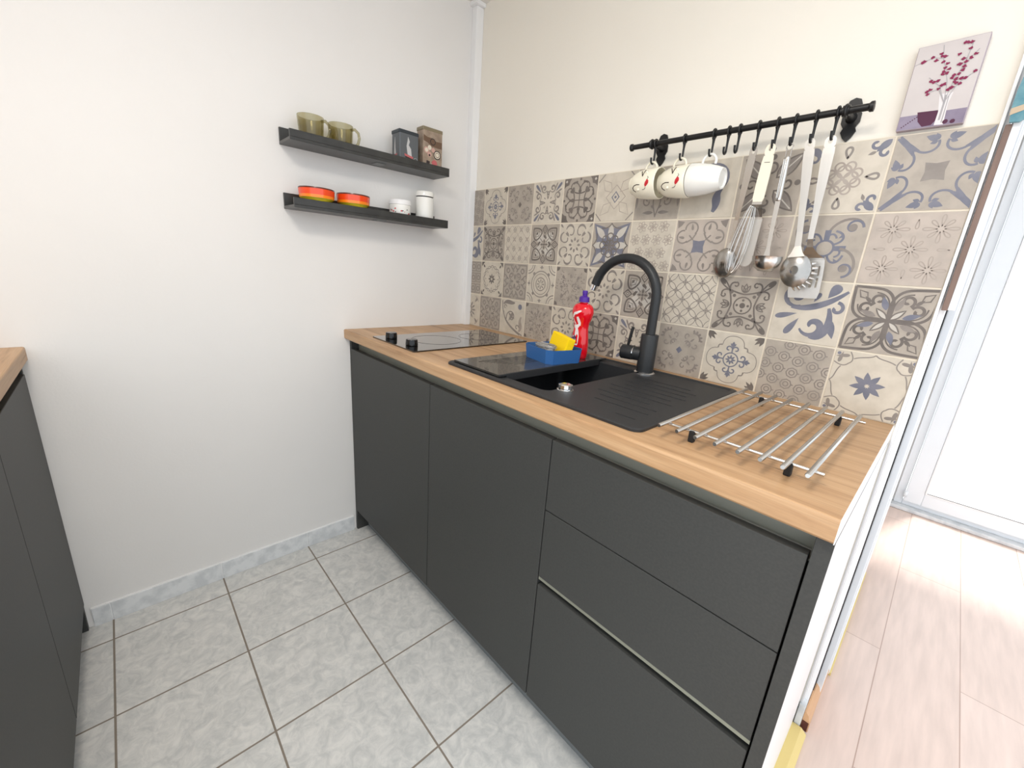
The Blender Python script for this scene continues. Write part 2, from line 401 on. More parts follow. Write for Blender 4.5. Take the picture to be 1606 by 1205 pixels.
# ceiling lamp (above the frame)
t = thing('ceiling_lamp', 'round white ceiling lamp with glowing diffuser above the kitchen floor', 'lamp', (1.35,-1.35,ZC))
k = MB(); k.lathe([(.27,0),(.27,-.02),(.255,-.03),(.0,-.03)], (1.35,-1.35,ZC), 40); k.build('lamp_base', 'white', t)
k = MB(); k.lathe([(.25,-.03),(.25,-.045),(.22,-.06),(.0,-.066)], (1.35,-1.35,ZC), 40, smooth=True); k.build('diffuser', 'lampd', t)

# ------------------------------------------------------------------ backsplash
TS, TX0, TZ1 = .1493, .1023, 1.5035
class Pat:
    """motifs in tile units, centre (0,0), half width 1"""
    def __init__(s): s.it = []
    def S(s, pts, w, ink, taper=False): s.it.append(('s', pts, w, ink, taper)); return s
    def F(s, pts, ink): s.it.append(('f', pts, 0, ink, False)); return s
def arc(cx, cy, r, a0, a1, n=14, ry=None):
    ry = r if ry is None else ry
    return [(cx+r*math.cos(math.radians(a0+(a1-a0)*i/n)), cy+ry*math.sin(math.radians(a0+(a1-a0)*i/n))) for i in range(n+1)]
def circ(cx, cy, r, n=18, ry=None): return arc(cx, cy, r, 0, 360, n, ry)
def disc(cx, cy, r, n=12): return arc(cx, cy, r, 0, 360, n)[:-1]
def spir(cx, cy, r0, r1, a0, a1, n=26):
    return [(cx+(r0+(r1-r0)*i/n)*math.cos(math.radians(a0+(a1-a0)*i/n)), cy+(r0+(r1-r0)*i/n)*math.sin(math.radians(a0+(a1-a0)*i/n))) for i in range(n+1)]
def bez(a, b, c, d, n=12):
    o = []
    for i in range(n+1):
        t = i/n; q = 1-t
        o.append((q**3*a[0]+3*q*q*t*b[0]+3*q*t*t*c[0]+t**3*d[0], q**3*a[1]+3*q*q*t*b[1]+3*q*t*t*c[1]+t**3*d[1]))
    return o
def leaf(x, y, ang, L, w, n=7):
    a = math.radians(ang); o = []
    for sgn in (1, -1):
        rg = range(n+1) if sgn > 0 else range(n-1, 0, -1)
        for i in rg:
            t = i/n; d = sgn*w/2*math.sin(PI*t**.8)
            o.append((x+L*t*math.cos(a)-d*math.sin(a), y+L*t*math.sin(a)+d*math.cos(a)))
    return o
def drop(x, y, ang, L, w, n=9):
    a = math.radians(ang); o = []
    for i in range(2*n):
        th = PI*i/n; t = (1-math.cos(th))/2; d = w/2*math.sin(th)*(t**.7)
        o.append((x+L*t*math.cos(a)-d*math.sin(a), y+L*t*math.sin(a)+d*math.cos(a)))
    return o
def close(p): return p+[p[0]]
def rot(p, deg):
    a = math.radians(deg); c, s_ = math.cos(a), math.sin(a); return [(x*c-y*s_, x*s_+y*c) for x, y in p]
def mir(p): return [(-x, y) for x, y in p]
def sym(P, fn, n=4, mirror=False, off=0):
    """repeat what fn draws n times round the centre (and mirrored)"""
    q = Pat(); fn(q)
    for i in range(n):
        for m in ((0, 1) if mirror else (0,)):
            for kd, pts, w, ink, tp in q.it:
                pp = mir(pts) if m else pts
                P.it.append((kd, rot(pp, off+360*i/n), w, ink, tp))
    return P
def p_quatre():
    P = Pat()
    def f(q):
        q.S(bez((0,.9),(.25,.9),(.38,.75),(.38,.55)), .022, MID); q.S([(.38,.55),(.5,.52),(.52,.38)], .022, MID)
        q.F(leaf(.98,.98,200,.34,.12), DARK); q.F(leaf(.98,.98,225,.4,.12), DARK); q.F(leaf(.98,.98,250,.34,.12), DARK)
    sym(P, f, 4, True)
    def g(q):
        q.S([(0,.24),(0,.62)], .04, BLUE); q.S(spir(.13,.4,.13,.03,190,-120), .04, BLUE); q.F(leaf(0,.5,90,.2,.12), BLUE); q.F(leaf(0,.5,50,.16,.07), BLUE)
        q.S(arc(0,0,.26,45,90), .035, BLUE)
    sym(P, g, 4, True)
    sym(P, lambda q: q.F(leaf(0,.03,90,.17,.07), BLUE), 8)
    return CREAM, P
def p_four(c=DARK):
    P = Pat(); P.F([(0,.15),(.13,0),(0,-.15),(-.13,0)], c)
    def f(q):
        q.S(spir(.3,.3,.14,.04,-60,200), .035, MID); q.S(spir(.62,.26,.13,.03,-160,120), .035, MID); q.S(arc(.47,.5,.28,-10,80), .03, MID)
        for a in range(0, 100, 22): q.F(leaf(.47+.27*math.cos(math.radians(a)), .5+.27*math.sin(math.radians(a)), a, .14, .07), MID)
        q.F(leaf(.4,.4,45,.22,.07), MID)
    sym(P, f, 4, True); return GREY, P
def p_scroll(c=MID):
    P = Pat()
    def f(q):
        q.S(spir(.3,.66,.2,.03,-150,330), .06, c, True); q.S(bez((0,.42),(.03,.3),(.06,.5),(.12,.56)), .05, c)
        q.S(close(drop(0,.18,90,.34,.17)), .04, c)
        q.F(drop(.5,.52,45,.52,.16), BLUE if c != DARK else MID); q.F(drop(.52,.42,25,.42,.11), c)
    sym(P, f, 4, True)
    sym(P, lambda q: q.F(drop(.15,.15,45,.14,.08), c), 4); return CREAM, P
def p_knot():
    P = Pat()
    def f(q):
        q.S(bez((0,.3),(.12,.3),(.22,.33),(.32,.36)), .05, DARK); q.S([(0,0),(0,.3)], .035, DARK); q.F(disc(0,.4,.09), DARK); q.F(leaf(0,.4,90,.22,.12), DARK)
        q.F(disc(.42,.42,.11), DARK); q.S([(.36,.36),(.5,.5)], .08, DARK); q.F(disc(.52,.4,.07), DARK)
        q.S(bez((.5,.5),(.62,.62),(.85,.5),(.8,.2)), .045, DARK); q.F(disc(.8,.22,.06), DARK)
        q.S(bez((0,.5),(.1,.75),(.3,.85),(.42,.72)), .045, DARK); q.F(disc(0,.92,.06), DARK)
        q.F([(1,1),(.55,1),(.66,.86),(.72,.72)], DARK)
    sym(P, f, 4, True)
    sym(P, lambda q: (q.F([(1,1),(.62,1),(.7,.7),(1,.62)], DARK), q.F(disc(.86,.86,.07,4), PALE)), 4); return GREY, P
def p_diam():
    P = Pat(); P.S(close([(0,.22),(.18,0),(0,-.22),(-.18,0)]), .05, BLUE); P.F(disc(0,0,.06), BLUE)
    sym(P, lambda q: q.S([(1,.66),(.66,1)], .06, MID), 4)
    sym(P, lambda q: (q.S(close([(.2,.2),(.6,.3),(.75,.75),(.3,.6)]), .025, FAINT), q.S([(0,.5),(.5,0)], .025, FAINT)), 4); return CREAM, P
def p_fleur():
    P = Pat()
    def f(q):
        q.S(spir(.42,-.3,.28,.06,160,-200), .045, MID); q.F(drop(.42,-.3,60,.22,.15), MID); q.S(bez((.0,-.9),(.05,-.6),(.2,-.5),(.15,-.1)), .04, MID)
        q.F(leaf(.1,-.72,0,.5,.14), MID); q.F(drop(.05,-.6,40,.24,.12), MID); q.F(leaf(.92,-.05,-90,.5,.12), MID)
    for s_ in (1, -1):
        q = Pat(); f(q)
        for kd, pts, w, ink, tp in q.it:
            P.it.append((kd, [(x*s_, y) for x, y in pts], w, ink, tp)); P.it.append((kd, [(x*s_, -y) for x, y in pts], w, ink, tp))
    return GREY, P
def p_swirl():
    P = Pat()
    P.S(bez((-.3,.8),(.5,1.0),(.9,.3),(.35,-.1)), .13, BLUE, True); P.S(bez((.5,.0),(.2,-.3),(.5,-.4),(.3,-.8)), .2, BLUE, True)
    P.S(bez((-.6,.1),(-.2,-.2),(.2,0),(.4,.35)), .1, BLUE, True); P.S(spir(-.4,.5,.3,.06,0,360), .06, FAINT)
    return CREAM, P
def p_leafy():
    P = Pat()
    def f(q):
        q.F(leaf(.2,.2,45,.95,.42), MID); q.S(close(leaf(.2,.2,45,.95,.42)), .04, DARK); q.S([(.25,.25),(.8,.8)], .03, PALE)
        q.S(spir(0,.55,.2,.05,-90,250), .05, DARK); q.F(disc(0,.85,.09), DARK)
    sym(P, f, 4, False); return GREY, P
def p_ringfl():
    P = Pat()
    sym(P, lambda q: (q.S(circ(0,.2,.17), .045, FAINT), q.S(close(drop(0,.56,90,.3,.22)), .05, MID)), 4)
    sym(P, lambda q: q.S(circ(.14,.33,.12), .04, FAINT), 8)
    sym(P, lambda q: (q.F(leaf(.95,.95,225,.42,.2), BLUE), q.S(spir(.62,.86,.14,.04,0,-300), .06, BLUE), q.S(spir(.86,.62,.14,.04,90,390), .06, BLUE), q.F(leaf(.66,.66,200,.2,.09), MID)), 4)
    return CREAM, P
def p_cross(c=BLUE, big=True):
    P = Pat(); P.F([(-.24,-.24),(0,-.2),(.24,-.24),(.2,0),(.24,.24),(0,.2),(-.24,.24),(-.2,0)], MID if big else BLUE)
    if big:
        def f(q):
            q.S(bez((.97,.92),(.75,.75),(.62,.62),(.45,.55)), .085, c, True); q.S(bez((.5,.57),(.3,.4),(0,.55),(.1,.78)), .045, c)
            q.F(leaf(.1,.8,20,.3,.16), c); q.F(leaf(.1,.8,60,.18,.1), c); q.F(leaf(.12,.76,-20,.16,.1), c)
        sym(P, f, 4, True)
    else:
        def f(q):
            q.S(arc(.36,.66,.24,-10,230), .045, c); q.S(bez((.15,.5),(.25,.3),(.3,.25),(.42,.2)), .045, c); q.F(drop(.36,.86,-100,.26,.14), c); q.S([(.24,.24),(.42,.42)], .04, c)
        sym(P, f, 4, True)
        sym(P, lambda q: (q.F([(.97,.97),(.68,.92),(.78,.78),(.92,.68)], MID),), 4)
    return (GREY if big else PINK), P
def p_orn():
    P = Pat(); P.S(circ(0,0,.3), .04, DARK); P.F(disc(0,0,.1), DARK)
    sym(P, lambda q: q.F(disc(0,.19,.045), DARK), 4)
    def f(q):
        q.S(bez((0,.4),(.15,.42),(.3,.46),(.42,.5)), .045, DARK); q.F(disc(.34,.34,.06), DARK); q.F(disc(.47,.47,.08), DARK)
        q.S(bez((.47,.47),(.6,.6),(.85,.55),(.8,.35)), .045, DARK); q.S(spir(.72,.35,.1,.03,0,-250), .04, DARK)
        q.S(close(drop(.5,.5,45,.58,.2)), .04, DARK); q.F(leaf(.72,.72,45,.3,.12), DARK)
        q.S(close(leaf(0,.46,60,.3,.11)), .03, DARK)
    sym(P, f, 4, True)
    sym(P, lambda q: q.S(close(leaf(0,.46,90,.32,.13)), .03, DARK), 4); return GREY, P
def p_bluebig(c=BLUE):
    P = Pat()
    P.S(spir(-.42,.52,.36,.08,-60,-480), .13, c, True); P.S(spir(.22,-.42,.36,.06,200,560), .13, c, True)
    P.S(bez((-.5,.14),(-.1,.1),(.4,.2),(.95,.75)), .13, c, True); P.S(bez((.2,-.78),(.6,-.9),(.75,-.3),(.55,.2)), .14, c, True)
    P.F(drop(-.28,-.05,195,.66,.26), c); P.F(drop(-.2,-.2,240,.66,.3), c); P.F(drop(.45,.5,60,.5,.42), c); P.F(drop(.1,.35,65,.34,.2), c)
    P.F(leaf(.6,-.1,-70,.7,.25), c); P.S(spir(.75,.2,.2,.05,90,-200), .08, c); return CREAM, P
def p_latt():
    P = Pat()
    for i in range(-3, 4):
        P.S([(max(-1,-1+i*.5),max(-1,-1-i*.5)),(min(1,1+i*.5),min(1,1-i*.5))], .03, FAINT); P.S([(max(-1,-1+i*.5),min(1,1+i*.5)),(min(1,1+i*.5),max(-1,-1+i*.5))], .03, FAINT)
    for i in range(4):
        for j in range(4):
            x, y = -.75+i*.5, -.75+j*.5
            if (i+j) % 2 == 0: P.S(close([(x,y+.14),(x+.12,y),(x,y-.14),(x-.12,y)]), .035, MID); P.F(disc(x,y,.035), MID)
            else:
                for a in range(45, 400, 90): P.F(leaf(x,y,a,.18,.08), FAINT)
    return CREAM, P
def p_star8(c=DARK):
    P = Pat()
    def f(q):
        q.F([(0,.3),(.2,.55),(.62,.62),(.55,.2),(.3,0)], PALE)
        q.S(close([(0,.95),(.17,.75),(0,.54),(-.17,.75)]), .06, c); q.S(close([(0,.83),(.07,.75),(0,.66),(-.07,.75)]), .03, c)
        q.S(close(bez((.2,.6),(.26,.84),(.62,.8),(.8,.8))+bez((.8,.8),(.8,.62),(.84,.26),(.6,.2))+bez((.6,.2),(.42,.26),(.26,.42),(.2,.6))), .06, c)
        q.S(close([(.36,.66),(.68,.68),(.66,.36),(.42,.42)]), .03, c); q.F([(.45,.6),(.6,.6),(.6,.45),(.52,.5),(.44,.44),(.5,.52)], c)
        q.F([(0,.5),(.15,.36),(.12,.24),(0,.36),(-.12,.24),(-.15,.36)], c); q.F(leaf(0,.06,90,.2,.09), c); q.S([(.12,.12),(.3,.3)], .03, c)
    sym(P, f, 4); P.F(disc(0,0,.06), c); return GREY, P
def p_curl():
    P = Pat()
    sym(P, lambda q: q.F(leaf(0,.17,90,.2,.12), MID), 8)
    def f(q):
        q.F(drop(.38,.38,45,.26,.2), MID); q.F(leaf(.5,.5,20,.14,.08), MID); q.F(leaf(.5,.5,70,.14,.08), MID); q.F(leaf(.98,.98,225,.26,.1), MID)
        for m in (1, 0):
            z = bez((.12,.72),(.2,.98),(.5,.98),(.6,.72)); z = z if m else [(b, a) for a, b in z]
            q.S(z, .07, MID, True)
            z = bez((.12,.72),(.08,.5),(.2,.42),(.34,.48)); z = z if m else [(b, a) for a, b in z]
            q.S(z, .05, MID)
    sym(P, f, 4); return CREAM, P
def p_bluestar():
    P = Pat(); P.F([(-.95,-.95),(0,-.7),(.95,-.95),(.7,0),(.95,.95),(0,.7),(-.95,.95),(-.7,0)], BLUE)
    def f(q):
        q.F(leaf(0,.3,90,.65,.3), PALE); q.F(leaf(.3,.3,45,.75,.3), PALE); q.S(circ(0,.36,.17), .045, DARK); q.S(circ(.27,.27,.14), .04, DARK); q.F(leaf(0,.04,90,.3,.1), DARK); q.S([(0,0),(.2,.2)], .04, DARK)
        q.S(bez((0,.95),(.1,.75),(.4,.7),(.52,.76)), .04, DARK); q.S(bez((0,.95),(-.1,.75),(-.4,.7),(-.52,.76)), .04, DARK)
    sym(P, f, 4); return GREY, P
def p_flower(bg=PINK):
    P = Pat()
    for i in range(4):
        for j in range(4):
            x, y = -.75+i*.5+(.25 if j % 2 else 0), -.8+j*.52
            if x > .95: continue
            for a in range(0, 360, 60): P.S(close(leaf(x,y,a+15,.24,.16,4)), .022, FAINT)
    return CREAM, P
def p_round():
    P = Pat()
    P.S(circ(0,0,.24), .05, BLUE)
    def f(q):
        q.S(bez((0,.24),(.0,.45),(.2,.5),(.26,.3)), .045, BLUE); q.S([(.24,0),(.55,0)], .12, BLUE, True)
        q.S(bez((.0,.4),(.1,.95),(.8,1.0),(.86,.62)), .06, MID); q.S(spir(.62,.62,.24,.06,0,330), .05, BLUE); q.F(disc(.6,.62,.11), MID)
        q.F([(.3,.3),(.46,.34),(.4,.46)], BLUE)
    sym(P, f, 4); sym(P, lambda q: q.S(bez((.22,.12),(.5,.2),(.5,.45),(.2,.52)), .05, BLUE), 4); return GREY, P
def p_emb():
    P = Pat()
    for cx, cy in ((-.5,.55),(.5,.55),(0,0),(-.5,-.55),(.5,-.55)):
        for a in range(0, 360, 45): P.S(close(drop(cx+.07*math.cos(math.radians(a)),cy+.07*math.sin(math.radians(a)),a,.3 if a%90==0 else .24,.11)), .022, FAINT)
    for cx, cy in ((0,.95),(.95,0),(-.95,0),(0,-.95)): P.S(close(drop(cx*.85,cy*.85,math.degrees(math.atan2(-cy,-cx)),.25,.1)), .022, FAINT)
    return PINK, P
def p_sq():
    P = Pat()
    for i in range(4):
        for j in range(3):
            x, y = -.75+i*.5, -.66+j*.66
            P.S(close([(x-.2,y-.26),(x+.2,y-.26),(x+.2,y+.26),(x-.2,y+.26)]), .05, MID); P.S(circ(x,y,.13,10), .05, MID)
    return GREY, P
def p_wave():
    P = Pat(); pts = [((.72+.07*math.cos(math.radians(a*8)))*math.cos(math.radians(a)), (.72+.07*math.cos(math.radians(a*8)))*math.sin(math.radians(a))) for a in range(0, 361, 5)]
    P.S(pts, .035, MID); P.S(rot(pts, 22.5), .025, MID)
    sym(P, lambda q: (q.F(leaf(0,.06,90,.26,.12), DARK), q.F(disc(0,.55,.035), MID)), 8)
    sym(P, lambda q: (q.F([(.7,.98),(.98,.98),(.98,.7),(.84,.84)], DARK), q.F(leaf(.66,.66,45,.25,.12), DARK)), 4); return CREAM, P
def p_garn():
    P = Pat()
    def f(q):
        q.S(spir(.3,.3,.2,.04,-90,250), .045, MID); q.S(spir(.62,.62,.18,.04,180,500), .045, MID); q.F(leaf(0,.1,90,.34,.14), MID); q.S(bez((.0,.9),(.1,.6),(.3,.6),(.36,.9)), .05, MID)
        q.S([(.9,.2),(.9,.9)], .05, MID); q.F(leaf(.5,.1,30,.3,.1), MID)
    sym(P, f, 4, True); return GREY, P
def p_circ():
    P = Pat(); P.S(circ(0,0,.68,28), .045, MID); P.S(circ(0,0,.54,24), .03, MID); P.S(circ(0,0,.34), .045, MID)
    sym(P, lambda q: q.F(drop(0,.05,90,.22,.11), MID), 8)
    sym(P, lambda q: (q.S(arc(1,1,.48,180,270), .045, MID), q.S(arc(1,1,.34,180,270), .03, MID), q.F(disc(.52,.52,.09), MID), q.F(leaf(0,.98,-90,.22,.12), MID), q.S([(-.14,.86),(.14,.86)], .03, MID)), 4); return CREAM, P
def p_dandy(sd=1):
    P = Pat(); r = random.Random(sd)
    for i in range(150):
        a = r.uniform(0, 360); d = r.uniform(.1,.92); x, y = d*math.cos(math.radians(a)), d*math.sin(math.radians(a))
        P.F(leaf(x, y, a+r.uniform(-40,40), r.uniform(.07,.15), .05, 3), MID)
    sym(P, lambda q: q.F(drop(.36,.36,45,.26,.2), MID), 4); sym(P, lambda q: q.F(drop(0,.42,90,.22,.16), MID), 4); sym(P, lambda q: q.F([(.95,.95),(.75,.95),(.8,.8),(.95,.75)], DARK), 4)
    return GREY, P
def p_inter():
    P = Pat(); d_ = .36
    for i in range(-4, 5):
        for j in range(-4, 5):
            if (i+j) % 2 == 0:
                P.S(circ(i*d_*.94+.1, j*d_*.94, d_*.94, 20), .022, MID)
            else:
                x, y = i*d_*.94+.1, j*d_*.94
                if abs(x) > .98 or abs(y) > .98: continue
                P.S([(x-.1,y),(x,y+.1),(x+.1,y),(x,y-.1),(x-.1,y)], .024, MID); P.F(disc(x,y,.035,8), MID)
    return CREAM, P
def p_big4():
    P = Pat()
    def f(q):
        q.S(bez((0,0),(-.1,.5),(0,.9),(.4,.92)), .06, DARK); q.S(bez((0,0),(.5,-.1),(.9,0),(.92,.4)), .06, DARK); q.S(bez((.4,.92),(.6,.94),(.8,.94),(.95,.95)), .06, DARK); q.S(bez((.92,.4),(.94,.6),(.94,.8),(.95,.95)), .06, DARK)
        q.S(bez((.05,.1),(.02,.5),(.1,.78),(.42,.8)), .03, DARK); q.S(bez((.1,.05),(.5,.02),(.78,.1),(.8,.42)), .03, DARK)
        q.S(spir(.32,.6,.17,.05,-60,300), .06, DARK); q.S(spir(.6,.32,.17,.05,150,-210), .06, DARK); q.F(leaf(.04,.04,45,.42,.14), PALE); q.S(close(leaf(.04,.04,45,.42,.14)), .03, DARK)
        q.F(leaf(.1,.3,70,.42,.16), MID); q.F(leaf(.3,.1,20,.42,.16), BLUE)
        q.S([(.6,.6),(.78,.64),(.84,.84),(.64,.78),(.6,.6)], .035, DARK); q.F(leaf(.5,.5,45,.24,.1), DARK)
    sym(P, f, 4); return GREY, P
def p_sun():
    P = Pat(); P.S(circ(0,0,.22), .09, MID); sym(P, lambda q: q.F(leaf(0,.26,90,.35,.14), MID), 12)
    sym(P, lambda q: (q.F(drop(.5,.5,45,.4,.24), MID), q.S(arc(.55,.55,.3,0,90), .05, FAINT)), 4); return CREAM, P
def p_vine():
    P = Pat()
    P.S(bez((-.9,.9),(-.9,0),(-.5,-.5),(.9,-.95)), .06, MID); P.S(bez((-.75,.3),(-.75,-.2),(-.3,-.6),(.7,-.95)), .04, MID); P.S(spir(-.1,.0,.42,.1,200,-130), .06, MID); P.F(drop(-.3,-.25,55,.6,.3), MID); P.F(leaf(-.1,.05,140,.3,.13), MID); P.F(leaf(-.1,0,-10,.3,.13), MID)
    P.F(disc(.6,.65,.16), BLUE); P.S(bez((-.8,.7),(-.5,1.0),(-.2,.75),(.15,.85)), .16, MID, True); P.S(bez((.75,.1),(.5,-.3),(.95,-.5),(.6,-.75)), .17, FAINT, True); P.S(spir(.45,-.55,.18,.04,0,300), .05, MID); P.S(spir(-.65,.55,.14,.04,0,300), .05, MID)
    return CREAM, P
def p_oct():
    P = Pat(); k_ = 0
    for i in range(5):
        for j in range(5):
            x, y = -.88+i*.44+(.1*(j-2)), -.88+j*.42-(.1*(i-2))
            if abs(x) > .98 or abs(y) > .98: continue
            P.S(circ(x,y,.17,8), .03, MID); P.S(circ(x,y,.08,10), .03, MID)
            P.S(circ(x,y,.17,8)[0:1]+[(x+.23,y)], .03, MID)
    return GREY, P
def p_starblue():
    P = Pat(); sym(P, lambda q: q.F(leaf(0,.04,90,.4,.17), BLUE), 8, off=10)
    def f(q):
        q.S(bez((.62,.98),(.5,.8),(.5,.68),(.62,.6)), .026, MID); q.S(bez((.62,.6),(.68,.5),(.8,.5),(.98,.62)), .026, MID)
        q.F(drop(.97,.8,170,.36,.15), MID); q.F(drop(.8,.97,-80,.36,.15), MID); q.F(disc(.9,.9,.05), BLUE)
    sym(P, f, 4)
    sym(P, lambda q: q.S(bez((.0,.98),(.1,.85),(.3,.9),(.5,.78)), .026, MID), 4, True); return CREAM, P
GRID = [[p_oct(), p_quatre(), p_four(), p_scroll(), p_knot(), p_diam(), p_fleur(), p_swirl(), p_leafy(), p_ringfl(), p_cross()],
        [p_bluebig(), p_orn(), p_latt(), p_star8(), p_curl(), p_bluestar(), p_flower(), p_cross(MID, False), p_emb(), p_round(), p_emb()],
        [p_sq(), p_wave(), p_garn(), p_circ(), p_dandy(2), p_curl(), p_star8(), p_inter(), p_orn(), p_bluebig(), p_big4()],
        [p_sun(), p_garn(), p_vine(), p_dandy(3), p_curl(), p_knot(), p_scroll(), p_four(BLUE), p_quatre(), p_oct(), p_starblue()]]
SB = MB()
SB.box((.0305,-.0065,H+.0005), (1.5875,-.0005,TZ1), mi=GROUT)
def put_tile(c, r):
    bg, P = GRID[r][c]
    xa = TX0+(c-1)*TS; za = TZ1-(r+1)*TS; cx, cz = xa+TS/2, za+TS/2; hw = TS/2; g = .0017/1
    x0, x1 = max(xa+g, .031), min(xa+TS-g, 1.587); z0, z1 = max(za+g, H+.002), min(za+TS-g, TZ1-.0003)
    SB.box((x0,-.008,z0), (x1,-.006,z1), .0006, mi=bg, seg=1)
    e = .0006; x0 += e; x1 -= e; z0 += e; z1 -= e
    def cl(p): return (min(max(cx+p[0]*hw*.98, x0), x1), min(max(cz+p[1]*hw*.98, z0), z1))
    for li, (kd, pts, w, ink, tp) in enumerate(P.it):
        y = -.0081 - .0000025*(li % 60)
        if kd == 'f':
            if all(abs(x) > 1 or abs(z) > 1 for x, z in pts): continue
            q = [cl(p) for p in pts]
            m = len(q); mx = sum(a for a, _ in q)/m; mz = sum(b for _, b in q)/m
            cv = SB.bm.verts.new((mx,y,mz)); vs = [SB.bm.verts.new((a,y,b)) for a, b in q]
            for i in range(m):
                f = SB.bm.faces.new((cv, vs[i], vs[(i+1) % m])); f.material_index = ink
        else:
            n = len(pts); L_, R_ = [], []
            for i, (x, z) in enumerate(pts):
                a = pts[max(i-1,0)]; b = pts[min(i+1,n-1)]
                if pts[0] == pts[-1] and i in (0, n-1): a, b = pts[-2], pts[1]
                tx, tz = b[0]-a[0], b[1]-a[1]; l = math.hypot(tx,tz) or 1
                ww = w*.62*(1 if not tp else (.3+.95*math.sin(PI*(i+.6)/(n+.4))))
                L_.append((x-tz/l*ww, z+tx/l*ww)); R_.append((x+tz/l*ww, z-tx/l*ww))
            vl = [None]*n
            for i in range(n):
                p_, q_ = cl(L_[i]), cl(R_[i]); vl[i] = (SB.bm.verts.new((p_[0],y,p_[1])), SB.bm.verts.new((q_[0],y,q_[1])))
            for i in range(n-1):
                xm, zm = (pts[i][0]+pts[i+1][0])/2, (pts[i][1]+pts[i+1][1])/2
                if abs(xm) > 1.02 or abs(zm) > 1.02: continue
                f = SB.bm.faces.new((vl[i][0], vl[i+1][0], vl[i+1][1], vl[i][1])); f.material_index = ink
for r_ in range(4):
    for c_ in range(11): put_tile(c_, r_)
# drop slivers that the clamping flattened, turn inlays towards the room
bad = [f for f in SB.bm.faces if f.calc_area() < 1e-9]
bmesh.ops.delete(SB.bm, geom=bad, context='FACES_ONLY')
SB.bm.normal_update()
for f in SB.bm.faces:
    if f.calc_center_median().y < -.00805 and f.normal.y > 0: f.normal_flip()
bs = SB.build('tiled_backsplash', TM, recalc=False)
tag(bs, 'splashback of patterned grey, cream and blue cement-style tiles on the wall above the worktop', 'backsplash')

# ------------------------------------------------------------------ base cabinets, right run
DF, DB = -.585, -.566      # door front / back
def channel(k, x0, x1, ztop, zbot, mi=0):
    """J shaped grip channel, recessed behind the door plane"""
    prof = [(0,ztop),(0,zbot-.004),(-.006,zbot-.012),(-.018,zbot-.012),(-.018,zbot-.009),(-.008,zbot-.008),(-.004,zbot),(-.004,ztop)]
    prof = [(-.548+a, b) for a, b in prof]
    o, u, v = V((x0,0,0)), V((0,1,0)), V((0,0,1)); k.prism(prof, o, u, v, (x1-x0,0,0), mi)
def cabinet(name, label, x0, x1, fronts, sidex=None):
    t = thing(name, label, 'cabinet', ((x0+x1)/2, -.29, 0))
    k = MB()
    k.box((x0+.0008,-.545,.10), (x0+.013,-.02,.868)); k.box((x1-.013,-.545,.10), (x1-.0008,-.02,.868))
    k.box((x0+.0135,-.545,.10), (x1-.0135,-.02,.114)); k.box((x0+.0135,-.030,.1145), (x1-.0135,-.02,.70)); k.build('carcass', 'cabin', t)
    return t
t = cabinet('base_cabinet', 'matt anthracite base cabinet under the hob, next to the left wall', .017, .600, 1)
k = MB(); k.box((.019,DF,.102), (.598,DB,.832), .0012); k.build('door', 'cab', t)
k = MB(); channel(k, .019, .600, .867, .826); k.build('handle_channel', 'chan', t)
k = MB(); k.box((.0005,DF+.004,0), (.0165,-.02,.868), .001); k.build('filler_panel', 'cab', t)
t = cabinet('base_cabinet', 'matt anthracite base cabinet with one plain door below the sink', .600, 1.090, 1)
k = MB(); k.box((.6015,DF,.102), (1.0885,DB,.832), .0012); k.build('door', 'cab', t)
k = MB(); channel(k, .600, 1.090, .867, .826); k.build('handle_channel', 'chan', t)
t = cabinet('drawer_cabinet', 'matt anthracite drawer unit with three fronts below the steel rack', 1.090, 1.564, 3)
for z0, z1 in ((.660,.832), (.478,.6575), (.102,.455)):
    k = MB(); k.box((1.0915,DF,z0), (1.5625,DB,z1), .0012); k.build('drawer', 'cab', t)
k = MB(); channel(k, 1.090, 1.564, .867, .826); k.build('handle_channel', 'chan', t)
k = MB()
k.prism([(-.548,.478),(-.548,.447),(-.564,.447),(-.564,.450),(-.552,.451),(-.552,.478)], (1.0915,0,0), (0,1,0), (0,0,1), (.471,0,0), 1)
k.prism([(-.566,.4775),(-.5835,.4775),(-.5835,.4695),(-.5815,.4675),(-.566,.4675)], (1.0915,0,0), (0,1,0), (0,0,1), (.471,0,0), 0)
k.build('grip_channel', ['chanlight', 'cabin'], t)
k = MB(); k.box((1.5655,-.588,.0), (1.5865,-.018,.868), .0008, mis={3:1}); k.build('end_panel', ['cab', 'white'], t)
k = MB(); k.box((.0175,-.532,0), (1.5645,-.52,.099)); tag(k.build('plinth', 'plinth'), 'low grey plinth strip under the right-hand anthracite cabinets', 'plinth')

